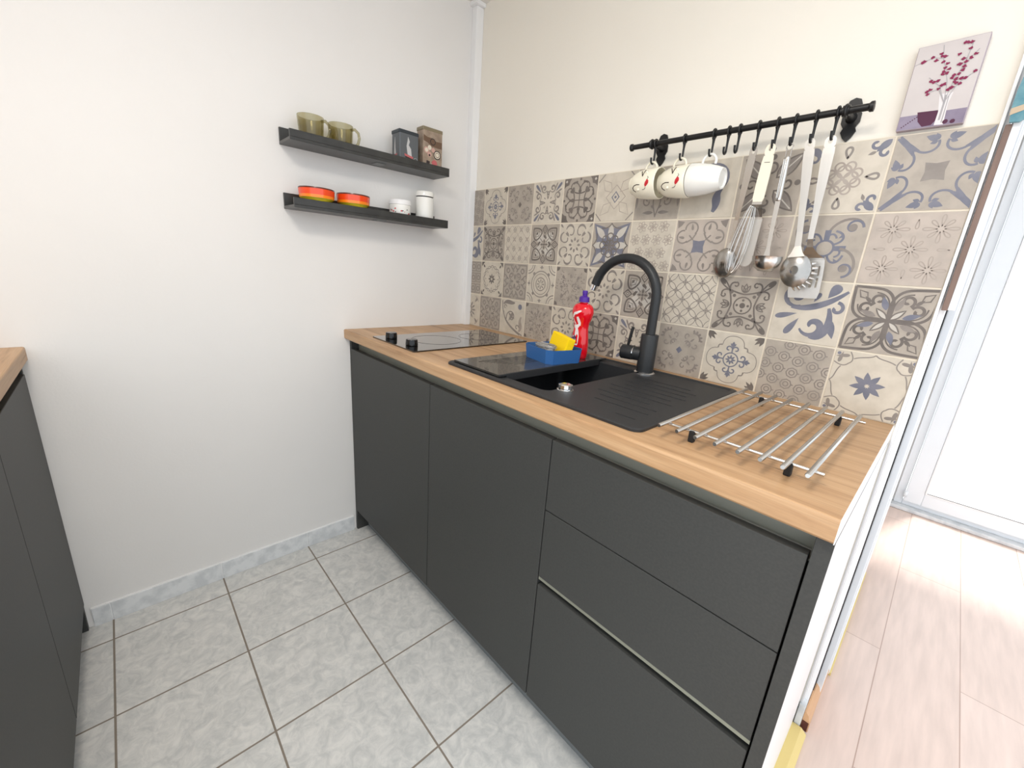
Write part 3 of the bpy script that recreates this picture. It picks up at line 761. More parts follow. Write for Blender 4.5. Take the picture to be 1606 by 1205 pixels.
# worktop with the sink cut-out
def worktop(name, x0, x1, y0, y1, zt, th, hole=None, endband=True, label='', front=-1):
    o = thing(name, label, 'worktop', ((x0+x1)/2, (y0+y1)/2, zt-th))
    k = MB()
    if hole:
        hx0, hy0, hx1, hy1 = hole
        e = .004
        # front strip with eased edge, then back, left and right fields around the cut-out
        k.prism([(y0+e,zt),(y0+.0012,zt-.0012),(y0,zt-e),(y0,zt-th+e),(y0+e,zt-th),(hy0,zt-th),(hy0,zt)], (x0,0,0), (0,1,0), (0,0,1), (x1-x0,0,0))
        k.box((x0,hy1,zt-th), (x1,y1,zt)); k.box((x0,hy0,zt-th), (hx0,hy1,zt)); k.box((hx1,hy0,zt-th), (x1,hy1,zt))
    else:
        e = .004
        yf, yb, s_ = (y1, y0, -1) if front > 0 else (y0, y1, 1)
        k.prism([(yf+s_*e,zt),(yf+s_*.0012,zt-.0012),(yf,zt-e),(yf,zt-th+e),(yf+s_*e,zt-th),(yb,zt-th),(yb,zt)], (x0,0,0), (0,1,0), (0,0,1), (x1-x0,0,0))
    k.build('board', 'oak', o)
    if endband:
        k = MB(); k.box((x1,y0+.001,zt-th), (x1+.0012,y1,zt-.0002)); k.build('edge_band', 'white', o)
    return o
worktop('worktop', .0005, XR-.002, -.602, -.001, H, .037, hole=(.70,-.535,1.02,-.10), label='long oak-look worktop carrying the hob, the black sink and the steel rack')

# left run (opposite side)
worktop('worktop', .0005, 1.22, -2.055, -1.4265, .9, .038, label='oak-look worktop whose corner shows at the left edge of the photo', front=1, endband=True)
def lcab(x0, x1, label, first=False):
    t = thing('base_cabinet', label, 'cabinet', ((x0+x1)/2, -1.74, 0))
    k = MB(); k.box((x0+.001,-2.05,.10), (x1-.001,-1.482,.861)); k.build('carcass', 'cabin', t)
    k = MB(); k.box((x0+.0015,-1.455,.10), (x1-.0015,-1.436,.832), .0012); k.build('door', 'cab', t)
    if first:
        k = MB(); k.box((.0005,-2.05,0), (.0165,-1.440,.861), .001); k.build('filler_panel', 'cab', t)
lcab(.017, .455, 'anthracite cabinet of the left counter, against the white wall', True)
lcab(.455, 1.2, 'anthracite cabinet of the left counter, nearest the camera')
k = MB(); k.box((.0175,-1.52,0), (1.19,-1.508,.098)); tag(k.build('plinth', 'cabin'), 'dark recessed plinth under the left counter', 'plinth')

# ------------------------------------------------------------------ hob
t = thing('ceramic_hob', 'black glass two-zone hob set in the worktop near the left wall', 'hob', (.33,-.32,H))
def quad_slab(k, pts, z0, z1, mi=0):
    k.prism(pts, (0,0,z0), (1,0,0), (0,1,0), (0,0,z1-z0), mi)
k = MB(); quad_slab(k, rrect(.200,-.578,.492,-.072,.006,3), H, H+.0045); k.build('glass_plate', 'hob', t)
k = MB()
for cy, rr in ((-.21,.072),(-.40,.09)):
    k.torus((.345,cy,H+.0046), rr, .0005, n=48, m=4)
k.build('zone_marking', 'hobline', t)
for kx in (.262, .405):
    k = MB(); k.lathe([(.0,0),(.019,0),(.0205,.002),(.0195,.018),(.018,.021),(0,.0215)], (kx,-.535,H+.0046), 32)
    k.box((kx-.0025,-.555,H+.012), (kx+.0025,-.552,H+.0262), .0005); kb = k.build('knob', 'knob', t, smooth=True)
    k = MB(); k.box((kx-.0006,-.550,H+.0261), (kx+.0006,-.538,H+.0266)); k.build('pointer', 'wprint', kb)

# ------------------------------------------------------------------ sink
ZS = H+.007
t = thing('kitchen_sink', 'black granite composite sink with ribbed drainer set in the oak worktop', 'sink', (.965,-.31,H))
k = MB()
OUT = rrect(.652,-.568,1.277,-.055,.022); N0 = len(OUT)
INN = rrect(.706,-.522,1.006,-.112,.022)
def ringz(k, P, z): return [k.bm.verts.new((x,y,z)) for x, y in P]
def inset(P, d, c):
    x0 = min(p[0] for p in P); x1 = max(p[0] for p in P); y0 = min(p[1] for p in P); y1 = max(p[1] for p in P)
    return rrect(x0+d, y0+d, x1-d, y1-d, max(.022-d*.4, .006))
r0 = ringz(k, OUT, H+.0002); r1 = ringz(k, OUT, ZS-.002); r2 = ringz(k, inset(OUT,.003,0), ZS); r2b = ringz(k, inset(OUT,.012,0), ZS); r2c = ringz(k, inset(OUT,.016,0), ZS-.003)
r3 = ringz(k, inset(INN,-.003,0), ZS-.003); r4 = ringz(k, INN, ZS-.006); r5 = ringz(k, inset(INN,.006,0), ZS-.15); r6 = ringz(k, inset(INN,.03,0), ZS-.172)
for a, b in ((r0,r1),(r1,r2),(r2,r2b),(r2b,r2c),(r2c,r3),(r3,r4),(r4,r5),(r5,r6)): k.bridge(a, b, 0, False)
k.bm.faces.new(r6)
sk = k.build('basin_body', 'granite', t)
k = MB()
for i, (xa, xb, yy) in enumerate(((1.04,1.20,-.18),(1.06,1.23,-.215),(1.05,1.22,-.25),(1.07,1.235,-.285),(1.05,1.215,-.32),(1.07,1.235,-.355),(1.06,1.20,-.39),(1.09,1.235,-.425),(1.10,1.235,-.46),(1.19,1.235,-.51))):
    k.box((xa,yy-.0022,ZS-.0032), (xb,yy+.0022,ZS-.0018), .0006)
k.build('drainer_rib', 'granite', t)
k = MB(); k.lathe([(0,0),(.042,0),(.040,.003),(.030,.001),(0,.001)], (.90,-.31,ZS-.1718), 32); k.build('strainer', 'chrome', t)
k = MB(); k.lathe([(0,0),(.021,0),(.021,.003),(.0165,.005),(.0165,.006),(.0185,.007),(.0175,.0145),(.012,.016),(0,.016)], (1.026,-.478,ZS-.003), 12, smooth=False); k.build('drain_knob', 'chrome', t)
# insert over the left half of the basin
t = thing('drainer_insert', 'smoky glossy cutting board covering the left part of the black sink', 'cutting board', (.76,-.31,ZS))
k = MB(); quad_slab(k, [(.668,-.548),(.862,-.548),(.862,-.078),(.668,-.078)], ZS, ZS+.005); k.build('board', 'boardg', t)
k = MB(); k.box((.8622,-.548,ZS-.0), (.866,-.078,ZS+.005), .0008); k.box((.862,-.522,ZS-.014), (.868,-.1165,ZS+.006), .001); k.build('stop_edge', 'granite', t)
k = MB()
for i in range(7): k.box((.72+.012*i,-.50+.012*i,ZS+.0046), (.7215+.012*i,-.20,ZS+.0054))
k.build('groove', 'black', t)

# ------------------------------------------------------------------ tap
FX, FY = 1.030, -.118
t = thing('kitchen_tap', 'matt black swan-neck mixer tap standing behind the sink basin', 'tap', (FX,FY,ZS-.003))
k = MB(); k.lathe([(0,0),(.030,0),(.030,.003),(.026,.006),(0,.006)], (FX,FY,ZS-.003), 40); k.build('base_ring', 'chrome', t, smooth=True)
k = MB(); k.lathe([(0,.0),(.0245,0),(.0245,.108),(.0235,.110),(0,.110)], (FX,FY,ZS+.003), 40); k.build('tap_body', 'faucet', t, smooth=True)
k = MB()
dx, dy = -1.0, .0
dv = V((dx,dy,0)).normalized(); base = V((FX,FY,0)); Rr = .108; zc = 1.128
pts = [base+V((0,0,ZS+.11)), base+V((0,0,1.06)), base+V((0,0,zc))]
for i in range(1, 19):
    a = math.radians(165*i/18); pts.append(base + dv*(Rr-Rr*math.cos(a)) + V((0,0,zc+Rr*math.sin(a))))
tang = (pts[-1]-pts[-2]).normalized()
pts.append(pts[-1]+tang*.004)
k.tube(pts, .0138, 20); k.build('spout', 'faucet', t, smooth=True)
k = MB(); e = pts[-1]; k.tube([e-tang*.001, e+tang*.017], .0122, 20); k.build('aerator', 'chrome', t, smooth=True)
k = MB(); hd = V((-.97,-.25,0)).normalized(); hb = base+V((0,0,ZS+.052))
k.tube([hb+hd*.018, hb+hd*.040], .0205, 28); k.tube([hb+hd*.0425, hb+hd*.074, hb+hd*.077], [.0215,.0215,.019], 28)
hb_o = k.build('lever_cartridge', 'faucet', t, smooth=True)
k = MB(); k.tube([hb+hd*.040, hb+hd*.0425], .0195, 28); k.build('lever_ring', 'chrome', t, smooth=True)
k = MB(); a = hb+hd*.060+V((0,0,.018)); k.tube([a, a+V((.006,.002,.05)), a+V((.008,.003,.058))], [.0042,.0048,.004], 12); k.build('lever', 'black', t, smooth=True)

# ------------------------------------------------------------------ caddy with sponge, steel wool; bottle
ZB = ZS+.0052
t = thing('sponge_box', 'open blue plastic box with cut corners standing on the sink board', 'box', (.795,-.275,ZB))
def chamf(w, d, c): return [(-w+c,-d),(w-c,-d),(w,-d+c),(w,d-c),(w-c,d),(-w+c,d),(-w,d-c),(-w,-d+c)]
Rz = lambda a: (lambda x, y: (x*math.cos(a)-y*math.sin(a), x*math.sin(a)+y*math.cos(a)))
ra = Rz(math.radians(-13))
def place(P, cx, cy): return [(cx+ra(x,y)[0], cy+ra(x,y)[1]) for x, y in P]
bcx, bcy = .795, -.265
k = MB()
o1 = place(chamf(.068,.064,.016), bcx, bcy); o2 = place(chamf(.072,.068,.017), bcx, bcy); i2 = place(chamf(.0695,.0655,.016), bcx, bcy); i1 = place(chamf(.0655,.0615,.015), bcx, bcy)
a, b, c, d = ringz(k,o1,ZB), ringz(k,o2,ZB+.042), ringz(k,i2,ZB+.042), ringz(k,i1,ZB+.003)
k.bridge(a,b,0,False); k.bridge(b,c,0,False); k.bridge(c,d,0,False); k.bm.faces.new(a[::-1]); k.bm.faces.new(d); k.build('box_shell', 'blue', t)
# sponge leaning in the box
k = MB(); k.box((-.050,-.0135,0), (.050,.0135,.070), .004, seg=3)
bmesh.ops.rotate(k.bm, verts=k.bm.verts, cent=(0,0,0), matrix=Matrix.Rotation(math.radians(5),3,'Y') @ Matrix.Rotation(math.radians(-14),3,'X'))
bmesh.ops.rotate(k.bm, verts=k.bm.verts, cent=(0,0,0), matrix=Matrix.Rotation(math.radians(-20),3,'Z'))
zmin = min(v.co.z for v in k.bm.verts); bmesh.ops.translate(k.bm, verts=k.bm.verts, vec=(.808,-.262,ZB+.0045-zmin))
tag(k.build('sponge', 'sponge', loc=(.808,-.262,ZB+.004)), 'yellow sponge standing upright in the blue box', 'sponge')
k = MB(); r = random.Random(4)
for i in range(120):
    p = []; a0 = r.uniform(0,6.28); rr = r.uniform(.010,.030); zz = r.uniform(-.012,.014)
    for j in range(16):
        a1 = a0+j*.5; p.append((rr*math.cos(a1)*1.15+r.uniform(-.003,.003), rr*math.sin(a1)*.62+r.uniform(-.002,.002), zz+r.uniform(-.0025,.0025)))
    k.tube(p, .0006, 3)
k.lathe([(0,-.010),(.012,-.008),(.022,0),(.012,.007),(0,.009)], (0,0,0), 16, sy=.55)
bmesh.ops.rotate(k.bm, verts=k.bm.verts, cent=(0,0,0), matrix=Matrix.Rotation(math.radians(-13),3,'Z'))
bmesh.ops.scale(k.bm, verts=k.bm.verts, vec=(1.3,1.15,1.1))
bmesh.ops.translate(k.bm, verts=k.bm.verts, vec=(.797,-.303,ZB+.034))
tag(k.build('steel_wool_pad', 'wool', loc=(.80,-.302,ZB+.02)), 'grey steel wool scourer in the blue box, in front of the yellow sponge', 'scourer')

BX, BY = .812, -.160
t = thing('dish_soap_bottle', 'red dish soap bottle with purple cap behind the blue box', 'bottle', (BX,BY,ZB))
k = MB(); prof = [(0,0),(.027,0),(.030,.004),(.0315,.02),(.0315,.05),(.028,.075),(.0255,.095),(.027,.112),(.034,.130),(.0375,.146),(.036,.158),(.030,.168),(.020,.173),(.0135,.175),(.0135,.178),(0,.178)]
k.lathe(prof, (BX,BY,ZB), 40, sy=.72); k.build('bottle_body', 'red', t, smooth=True)
k = MB(); k.lathe([(0,.178),(.0165,.178),(.0165,.182),(.0155,.193),(.012,.195),(.0072,.197),(.0078,.203),(.0088,.208),(.0075,.213),(0,.214)], (BX,BY,ZB), 28); k.build('cap', 'purple', t, smooth=True)
def on_bottle(ang, z, e=.0007):
    for (r0_,z0_),(r1_,z1_) in zip(prof[1:], prof[2:]):
        if z0_ <= z <= z1_: rr = r0_+(r1_-r0_)*(z-z0_)/max(z1_-z0_,1e-6); break
    rr += e; a = math.radians(ang); return V((BX+rr*math.cos(a), BY+rr*math.sin(a)*.72, ZB+z))
k = MB()
def bstrip(path, w, mi=0, e=.0007):
    prev = None
    for i, (a_, z_) in enumerate(path):
        j = min(i+1, len(path)-1); q = max(i-1, 0)
        ta, tz = (path[j][0]-path[q][0])*.0006, path[j][1]-path[q][1]; l = math.hypot(ta,tz) or 1
        nx, nz = -tz/l, ta/l; ww = w*(.4+.6*math.sin(PI*(i+.5)/len(path)))
        p1 = k.bm.verts.new(on_bottle(a_+nx*ww/.0006, z_+nz*ww, e)); p2 = k.bm.verts.new(on_bottle(a_-nx*ww/.0006, z_-nz*ww, e))
        if prev: f = k.bm.faces.new((prev[0],p1,p2,prev[1])); f.material_index = mi
        prev = (p1,p2)
bstrip([(235,.128),(242,.136),(252,.142),(264,.144),(276,.148),(290,.152)], .004)
bstrip([(236,.126),(238,.118),(246,.112),(256,.108)], .0025)
bstrip([(270,.132),(276,.122),(284,.112),(286,.104)], .006)
bstrip([(240,.104),(250,.100),(264,.100),(280,.106)], .007)
bstrip([(262,.098),(268,.085),(272,.070),(274,.055),(276,.042)], .0095)
bstrip([(225,.06),(240,.058),(256,.058),(268,.056)], .015, 1, .0009)
for a_ in (232, 244, 256, 266): bstrip([(a_,.050),(a_+1,.056),(a_+3,.062)], .0012, 2, .0013)
bstrip([(236,.066),(242,.071),(250,.070),(240,.067)], .0014, 2, .0013)
k.build('bottle_label', ['wprint', 'dpurple', 'wprint'], t)

# ------------------------------------------------------------------ steel rack
t = thing('cooling_rack', 'stainless steel bar trivet lying on the oak worktop right of the sink', 'rack', (1.42,-.33,H))
xs = [1.309,1.342,1.374,1.406,1.441,1.473,1.503,1.534]
for i, x in enumerate(xs):
    k = MB(); k.tube([(x,-.560,.9335),(x,-.5575,.9335),(x,-.112,.9335),(x,-.1095,.9335)], [.0030,.0040,.0040,.0030], 16); k.build('bar', 'steel', t, smooth=True)
for yy in (-.515, -.135):
    k = MB(); k.tube([(1.304,yy,.9265),(1.547,yy,.9265)], .0030, 12); k.build('cross_bar', 'steel', t, smooth=True)
    for x in (1.352, 1.503):
        k = MB(); k.box((x-.005,yy-.006,H), (x+.005,yy+.006,H+.0215), .002); k.build('foot', 'rubber', t)

# ------------------------------------------------------------------ wall shelves and what stands on them
def ledge(z, label):
    t = thing('wall_shelf', label, 'shelf', (0,-.785,z), 'picture ledges on the left wall')
    k = MB(); k.box((.0005,-.785,z), (.112,-.203,z+.009), .0008); k.build('base_board', 'shelf', t)
    k = MB(); k.box((.0005,-.785,z+.009), (.010,-.203,z+.050), .0008); k.build('back_rail', 'shelf', t)
    k = MB(); k.box((.104,-.785,z+.009), (.112,-.203,z+.030), .0008); k.build('front_lip', 'shelf', t)
    return t
s1 = ledge(1.5145, 'upper charcoal picture ledge on the white wall, holding mugs and tins')
k = MB(); k.box((.03,-.49,1.5125), (.075,-.455,1.5145)); k.build('screw_plate', 'plinth', s1)
s2 = copy_tree(s1); s2.location.z = 1.3215; s2['label'] = 'lower charcoal picture ledge on the white wall, holding orange bowls'
Z1, Z2 = 1.5237, 1.3307

def glass_mug():
    t = thing('glass_mug', 'smoky olive glass mug, the left one on the upper shelf', 'mug', (.056,-.703,Z1), 'smoked glass mugs on the upper shelf')
    k = MB()
    k.lathe([(0,0),(.030,0),(.033,.004),(.0365,.03),(.040,.080),(.0400,.0815),(.0375,.0815),(.0372,.080),(.0337,.03),(.030,.008),(0,.007)], (.056,-.703,Z1), 40)
    k.build('cup', 'smoke', t, smooth=True)
    k = MB(); a = V((.056,-.703,Z1)); d = V((.8,.6,0)).normalized()
    pts = [a+d*.0375+V((0,0,.068)), a+d*.052+V((0,0,.069)), a+d*.064+V((0,0,.058)), a+d*.067+V((0,0,.042)), a+d*.062+V((0,0,.026)), a+d*.050+V((0,0,.016)), a+d*.0345+V((0,0,.017))]
    k.tube(pts, .0046, 10); k.build('handle', 'smoke', t, smooth=True)
    return t
g1 = glass_mug(); g2 = copy_tree(g1); g2.location = (.054,-.606,Z1)
g2['label'] = 'smoky olive glass mug, the right one on the upper shelf'

t = thing('coffee_tin', 'blue-grey square tin with pale flame print and red band, on the upper shelf', 'tin', (.075,-.375,Z1))
k = MB(); k.box((.046,-.415,Z1), (.1035,-.337,Z1+.105), .004, seg=3); k.build('tin_body', 'tinblue', t)
k = MB(); k.box((.0445,-.4165,Z1+.1005), (.1038,-.3355,Z1+.114), .003, seg=3); k.build('lid', 'tinlid', t)
k = MB(); xf = .1036
k.prism([(-.383,.035),(-.366,.030),(-.369,.055),(-.378,.066),(-.374,.078),(-.381,.093),(-.383,.080),(-.387,.062)], (xf,0,Z1), (0,1,0), (0,0,1), (.0005,0,0), 0)
k.prism([(-.394,.029),(-.362,.023),(-.360,.030),(-.396,.036)], (xf,0,Z1), (0,1,0), (0,0,1), (.0008,0,0), 1)
k.prism([(-.392,.012),(-.364,.008),(-.362,.024),(-.392,.029)], (xf,0,Z1), (0,1,0), (0,0,1), (.0004,0,0), 2)
k.torus((xf+.0004,-.350,Z1+.020), .008, .0006, ax=(1,0,0), n=18, m=4, mi=0)
yf = -.4156
k.prism([(.062,.035),(.078,.032),(.073,.055),(.071,.090),(.067,.070)], (0,yf,Z1), (1,0,0), (0,0,1), (0,.0005,0), 0)
k.prism([(.058,.026),(.086,.030),(.086,.035),(.058,.031)], (0,yf,Z1), (1,0,0), (0,0,1), (0,.0005,0), 1)
k.build('tin_print', ['tingrey', 'tinred', 'tindark'], t)

t = thing('vintage_tin', 'tall brown vintage tin with cup and badge pictures, at the right of the upper shelf', 'tin', (.082,-.275,Z1))
k = MB(); k.box((.058,-.318,Z1), (.1035,-.233,Z1+.137), .003, seg=2); k.build('tin_body', 'tinbeige', t)
k = MB(); k.box((.0565,-.3195,Z1+.133), (.1038,-.2315,Z1+.147), .003, seg=2); k.build('lid', 'tinlidb', t)
k = MB()
def dsc(k, y, z, r, mi, e): k.prism([(y+r*math.cos(2*PI*i/16), z+r*math.sin(2*PI*i/16)) for i in range(16)], (xf,0,Z1), (0,1,0), (0,0,1), (e,0,0), mi)
k.prism([(-.316,.098),(-.300,.094),(-.280,.084),(-.250,.082),(-.235,.082),(-.235,.105),(-.262,.104),(-.275,.112),(-.300,.112),(-.316,.118)], (xf,0,Z1), (0,1,0), (0,0,1), (.0004,0,0), 0)
dsc(k,-.276,.100,.012,4,.0006); dsc(k,-.276,.100,.009,0,.0008)
dsc(k,-.256,.058,.016,4,.0004); dsc(k,-.256,.058,.0125,2,.0006); dsc(k,-.256,.058,.009,0,.0007); dsc(k,-.256,.058,.007,2,.0009)
dsc(k,-.303,.068,.011,1,.0004); dsc(k,-.303,.068,.007,2,.0006); dsc(k,-.290,.078,.008,2,.0005); dsc(k,-.290,.055,.009,1,.0004); dsc(k,-.290,.052,.004,4,.0007); dsc(k,-.274,.072,.008,1,.0004)
k.prism([(-.304,.020),(-.290,.018),(-.288,.031),(-.302,.033)], (xf,0,Z1), (0,1,0), (0,0,1), (.0004,0,0), 4)
k.prism([(-.281,.026),(-.254,.022),(-.258,.006),(-.274,.008)], (xf,0,Z1), (0,1,0), (0,0,1), (.0005,0,0), 2); dsc(k,-.268,.027,.012,3,.0007)
k.build('print', ['tinbrown', 'tinpink', 'tincream', 'tinred', 'tindark'], t)

def bowl():
    t = thing('ceramic_bowl', 'orange banded bowl, the left one on the lower shelf', 'bowl', (.056,-.7,Z2), 'orange bowls on the lower shelf')
    k = MB()
    k.lathe([(0,0),(.034,0),(.0365,.004),(.045,.0225),(.0535,.030),(.0545,.038),(.0545,.0385),(.0560,.056),(.0560,.0565),(.0552,.061),(.0530,.061),(.0515,.052),(.042,.024),(.034,.007),(0,.006)], (.0672,-.7,Z2), 48,
            mis=[3,3,3,3,2,2,1,1,0,0,0,0,0,0])
    k.build('bowl_shell', ['rust','ored','orange','yellow'], t, smooth=True)
    return t
b1 = bowl(); b2 = copy_tree(b1); b2.location = (.056,-.5755,Z2); b2['label'] = 'orange banded bowl, the right one on the lower shelf'
t = thing('round_tin', 'short round white lidded tin with small dark and red marks, on the lower shelf', 'tin', (.056,-.388,Z2))
k = MB(); k.lathe([(0,0),(.0385,0),(.040,.002),(.040,.058),(0,.058)], (.056,-.388,Z2), 40); k.build('tin_body', 'chinaw', t, smooth=True)
k = MB(); k.lathe([(.0402,.055),(.0415,.056),(.0415,.070),(.039,.073),(0,.073)], (.056,-.388,Z2), 40); k.build('lid', 'white', t, smooth=True)
k = MB(); r = random.Random(3)
for i in range(16):
    a = math.radians(r.uniform(-85, 50)); z = r.uniform(.012,.040); rr = .0405; w = r.uniform(.0012,.003)
    c = V((.056+rr*math.cos(a), -.388+rr*math.sin(a), Z2+z)); u = V((-math.sin(a), math.cos(a), 0)); n_ = V((math.cos(a), math.sin(a), 0))
    k.prism([(w*math.cos(q*1.26+i)*1.4, w*math.sin(q*1.26+i)) for q in range(5)], c-n_*.0006, u, V((0,0,1)), n_*.001, i % 2)
k.build('print', ['tindark', 'inkred'], t)
t = thing('storage_jar', 'tall white round canister with dark seal line, at the right of the lower shelf', 'canister', (.058,-.281,Z2))
k = MB(); k.lathe([(0,0),(.034,0),(.0355,.003),(.0345,.098),(0,.098)], (.058,-.281,Z2), 40); k.build('jar_body', 'chinaw', t, smooth=True)
k = MB(); k.lathe([(.0,.098),(.0330,.098),(.0330,.102),(0,.102)], (.058,-.281,Z2), 40); k.build('seal', 'rubber', t, smooth=True)
k = MB(); k.lathe([(.0,.102),(.0355,.102),(.0355,.114),(.033,.120),(.02,.122),(0,.122)], (.058,-.281,Z2), 40); k.build('lid', 'chinaw', t, smooth=True)

# ------------------------------------------------------------------ canvas picture
P0, P1, Q0, Q1 = 1.4425, 1.5395, 1.5095, 1.6555
t = thing('canvas_picture', 'small lilac canvas print of red blossom in a vase, above the tiles at right', 'picture', ((P0+P1)/2, -.008, Q0))
k = MB(); k.box((P0,-.0148,Q0), (P1,-.0005,Q1), .0008); k.build('canvas', ['canvas_side'], t)
k = MB(); e = [0]
def cf(poly, mi):
    e[0] += .00002; k.prism(poly, (0,-.0149-e[0],0), (1,0,0), (0,0,1), (0,.0001,0), mi)
cf([(P0+.001,Q0+.026),(P1-.001,Q0+.026),(P1-.001,Q1-.001),(P0+.001,Q1-.001)], 0); cf([(P0+.001,Q0+.001),(P1-.001,Q0+.001),(P1-.001,Q0+.026),(P0+.001,Q0+.026)], 1)
cf([(1.4684,1.5395),(1.499,1.5381),(1.5002,1.522),(1.494,1.513),(1.481,1.512),(1.4726,1.5223)], 2)
cf([(1.4934,1.566),(1.5125,1.566),(1.5095,1.548),(1.5117,1.5112),(1.4984,1.512),(1.499,1.535)], 5)
cf([(1.502,1.563),(1.505,1.563),(1.505,1.52),(1.502,1.52)], 4); cf([(1.507,1.563),(1.508,1.563),(1.509,1.515),(1.507,1.515)], 4)
for cx, cz, rr in ((1.5133,1.5159,.004),(1.5235,1.5150,.0038)): cf([(cx+rr*math.cos(q*.7), cz+rr*math.sin(q*.7)) for q in range(9)], 2)
for i in range(9): cf([(1.4500+.0028*i+.0012*math.cos(q*1.2), 1.5155+.0022*i+.0012*math.sin(q*1.2)) for q in range(5)], 2)
def br(pts, w=.0005):
    for (x0,z0),(x1,z1) in zip(pts, pts[1:]):
        l = math.hypot(x1-x0,z1-z0); nx, nz = -(z1-z0)/l*w, (x1-x0)/l*w; cf([(x0+nx,z0+nz),(x1+nx,z1+nz),(x1-nx,z1-nz),(x0-nx,z0-nz)], 4)
O = (1.503,1.55)
br([O,(1.499,1.585),(1.491,1.61),(1.483,1.628),(1.4788,1.651)]); br([(1.483,1.628),(1.47,1.632),(1.455,1.629),(1.4435,1.6245)]); br([O,(1.508,1.59),(1.516,1.61),(1.519,1.645)]); br([O,(1.515,1.58),(1.525,1.588),(1.5342,1.5947)]); br([O,(1.49,1.58),(1.4708,1.5986)]); br([(1.515,1.61),(1.5301,1.6317)]); br([O,(1.49,1.575),(1.475,1.572)])
BL = [(1.4567,1.6290),(1.4539,1.6277),(1.4675,1.6327),(1.4739,1.6269),(1.4785,1.6365),(1.4813,1.6319),(1.4857,1.6308),(1.4846,1.6214),(1.4919,1.6174),(1.4900,1.6109),(1.4960,1.6072),(1.4894,1.6041),(1.4949,1.6008),(1.4893,1.5999),(1.4750,1.5914),(1.4797,1.5886),(1.4855,1.5901),(1.4734,1.5736),(1.4780,1.5764),(1.4757,1.5694),(1.4895,1.5759),(1.4961,1.5824),(1.5063,1.5736),(1.5034,1.5715),(1.5056,1.5947),(1.5106,1.5880),(1.5121,1.5954),(1.5043,1.5909),(1.5097,1.5827),(1.5176,1.5781),(1.5176,1.5872),(1.5233,1.5864),(1.5162,1.6012),(1.5169,1.6070),(1.5103,1.6114),(1.5172,1.6145),(1.5124,1.6203),(1.5079,1.6120),(1.5221,1.6192),(1.5274,1.6239),(1.5174,1.6351),(1.5120,1.6458),(1.5169,1.6456),(1.5080,1.6464),(1.5047,1.6291),(1.5335,1.5949),(1.5125,1.5806),(1.5084,1.5746),(1.4930,1.5808)]
r = random.Random(9)
for x, z in BL:
    a0 = r.uniform(0,6); cf([(x+(.0030+.0012*math.sin(q*3+a0))*math.cos(q*.9+a0), z+(.0024+.001*math.sin(q*2.3))*math.sin(q*.9+a0)) for q in range(7)], 3)
k.build('print', ['lilac','ctable','cplum','cflower','cgrey','cpale'], t)

# brown board and cloth hanging beyond the wall end
t = thing('wall_board', 'tall brown and white board hanging past the right edge of the tiles', 'board', (1.61,.018,1.163))
k = MB(); k.box((1.5965,-.013,1.163), (1.6050,.016,1.497), .0008); k.build('brown_rail', 'brown', t)
k = MB(); k.box((1.6053,-.010,1.164), (1.6160,.016,2.0), .0008); k.build('white_rail', 'white', t)
t = thing('hanging_cloth', 'turquoise patterned cloth strip with beige band at the right edge of the photo', 'cloth', (1.61,-.01,1.49))
k = MB()
poly = [(1.600,1.498),(1.612,1.497),(1.624,1.506),(1.628,1.56),(1.628,1.62),(1.608,1.60),(1.600,1.585),(1.5965,1.55),(1.5965,1.522)]
k.prism(poly, (0,-.022,0), (1,0,0), (0,0,1), (0,.0065,0), 0)
k.build('cloth_panel', 'turq', t)
k = MB(); k.prism([(1.5968,1.509),(1.627,1.520),(1.627,1.529),(1.5968,1.520)], (0,-.0228,0), (1,0,0), (0,0,1), (0,.0008,0), 0); k.build('beige_band', 'gold', t)

# ------------------------------------------------------------------ utensil rail
RY, RZ = -.060, 1.551
t = thing('utensil_rail', 'black wrought metal rail mounted across the top of the tiles', 'rail', (1.12,RY,RZ))
k = MB(); k.tube([(.843,RY,RZ),(.8435,RY,RZ),(.849,RY,RZ),(.852,RY,RZ),(1.395,RY,RZ),(1.398,RY,RZ),(1.4035,RY,RZ),(1.404,RY,RZ)], [.0085,.0098,.0098,.0070,.0070,.0098,.0098,.0085], 20); k.build('rod', 'black', t, smooth=True)
for bx in (.912, 1.358):
    k = MB()
    poly = [(0,.040),(.010,.036),(.014,.026),(.011,.018),(.017,.008),(.017,-.008),(.011,-.018),(.014,-.026),(.008,-.038),(0,-.046),(-.008,-.038),(-.014,-.026),(-.011,-.018),(-.017,-.008),(-.017,.008),(-.011,.018),(-.014,.026),(-.010,.036)]
    k.prism(poly, (bx,-.0005,RZ), (1,0,0), (0,0,1), (0,-.0042,0)); 
    k.tube([(bx,-.004,RZ+.001),(bx,-.014,RZ),(bx,RY+.007,RZ)], [.011,.007,.0068], 16)
    k.torus((bx,RY,RZ), .0098, .0036, ax=(1,0,0), n=24, m=8); k.tube([(bx-.006,RY,RZ),(bx+.006,RY,RZ)], .0105, 20)
    k.build('bracket', 'black', t, smooth=True)

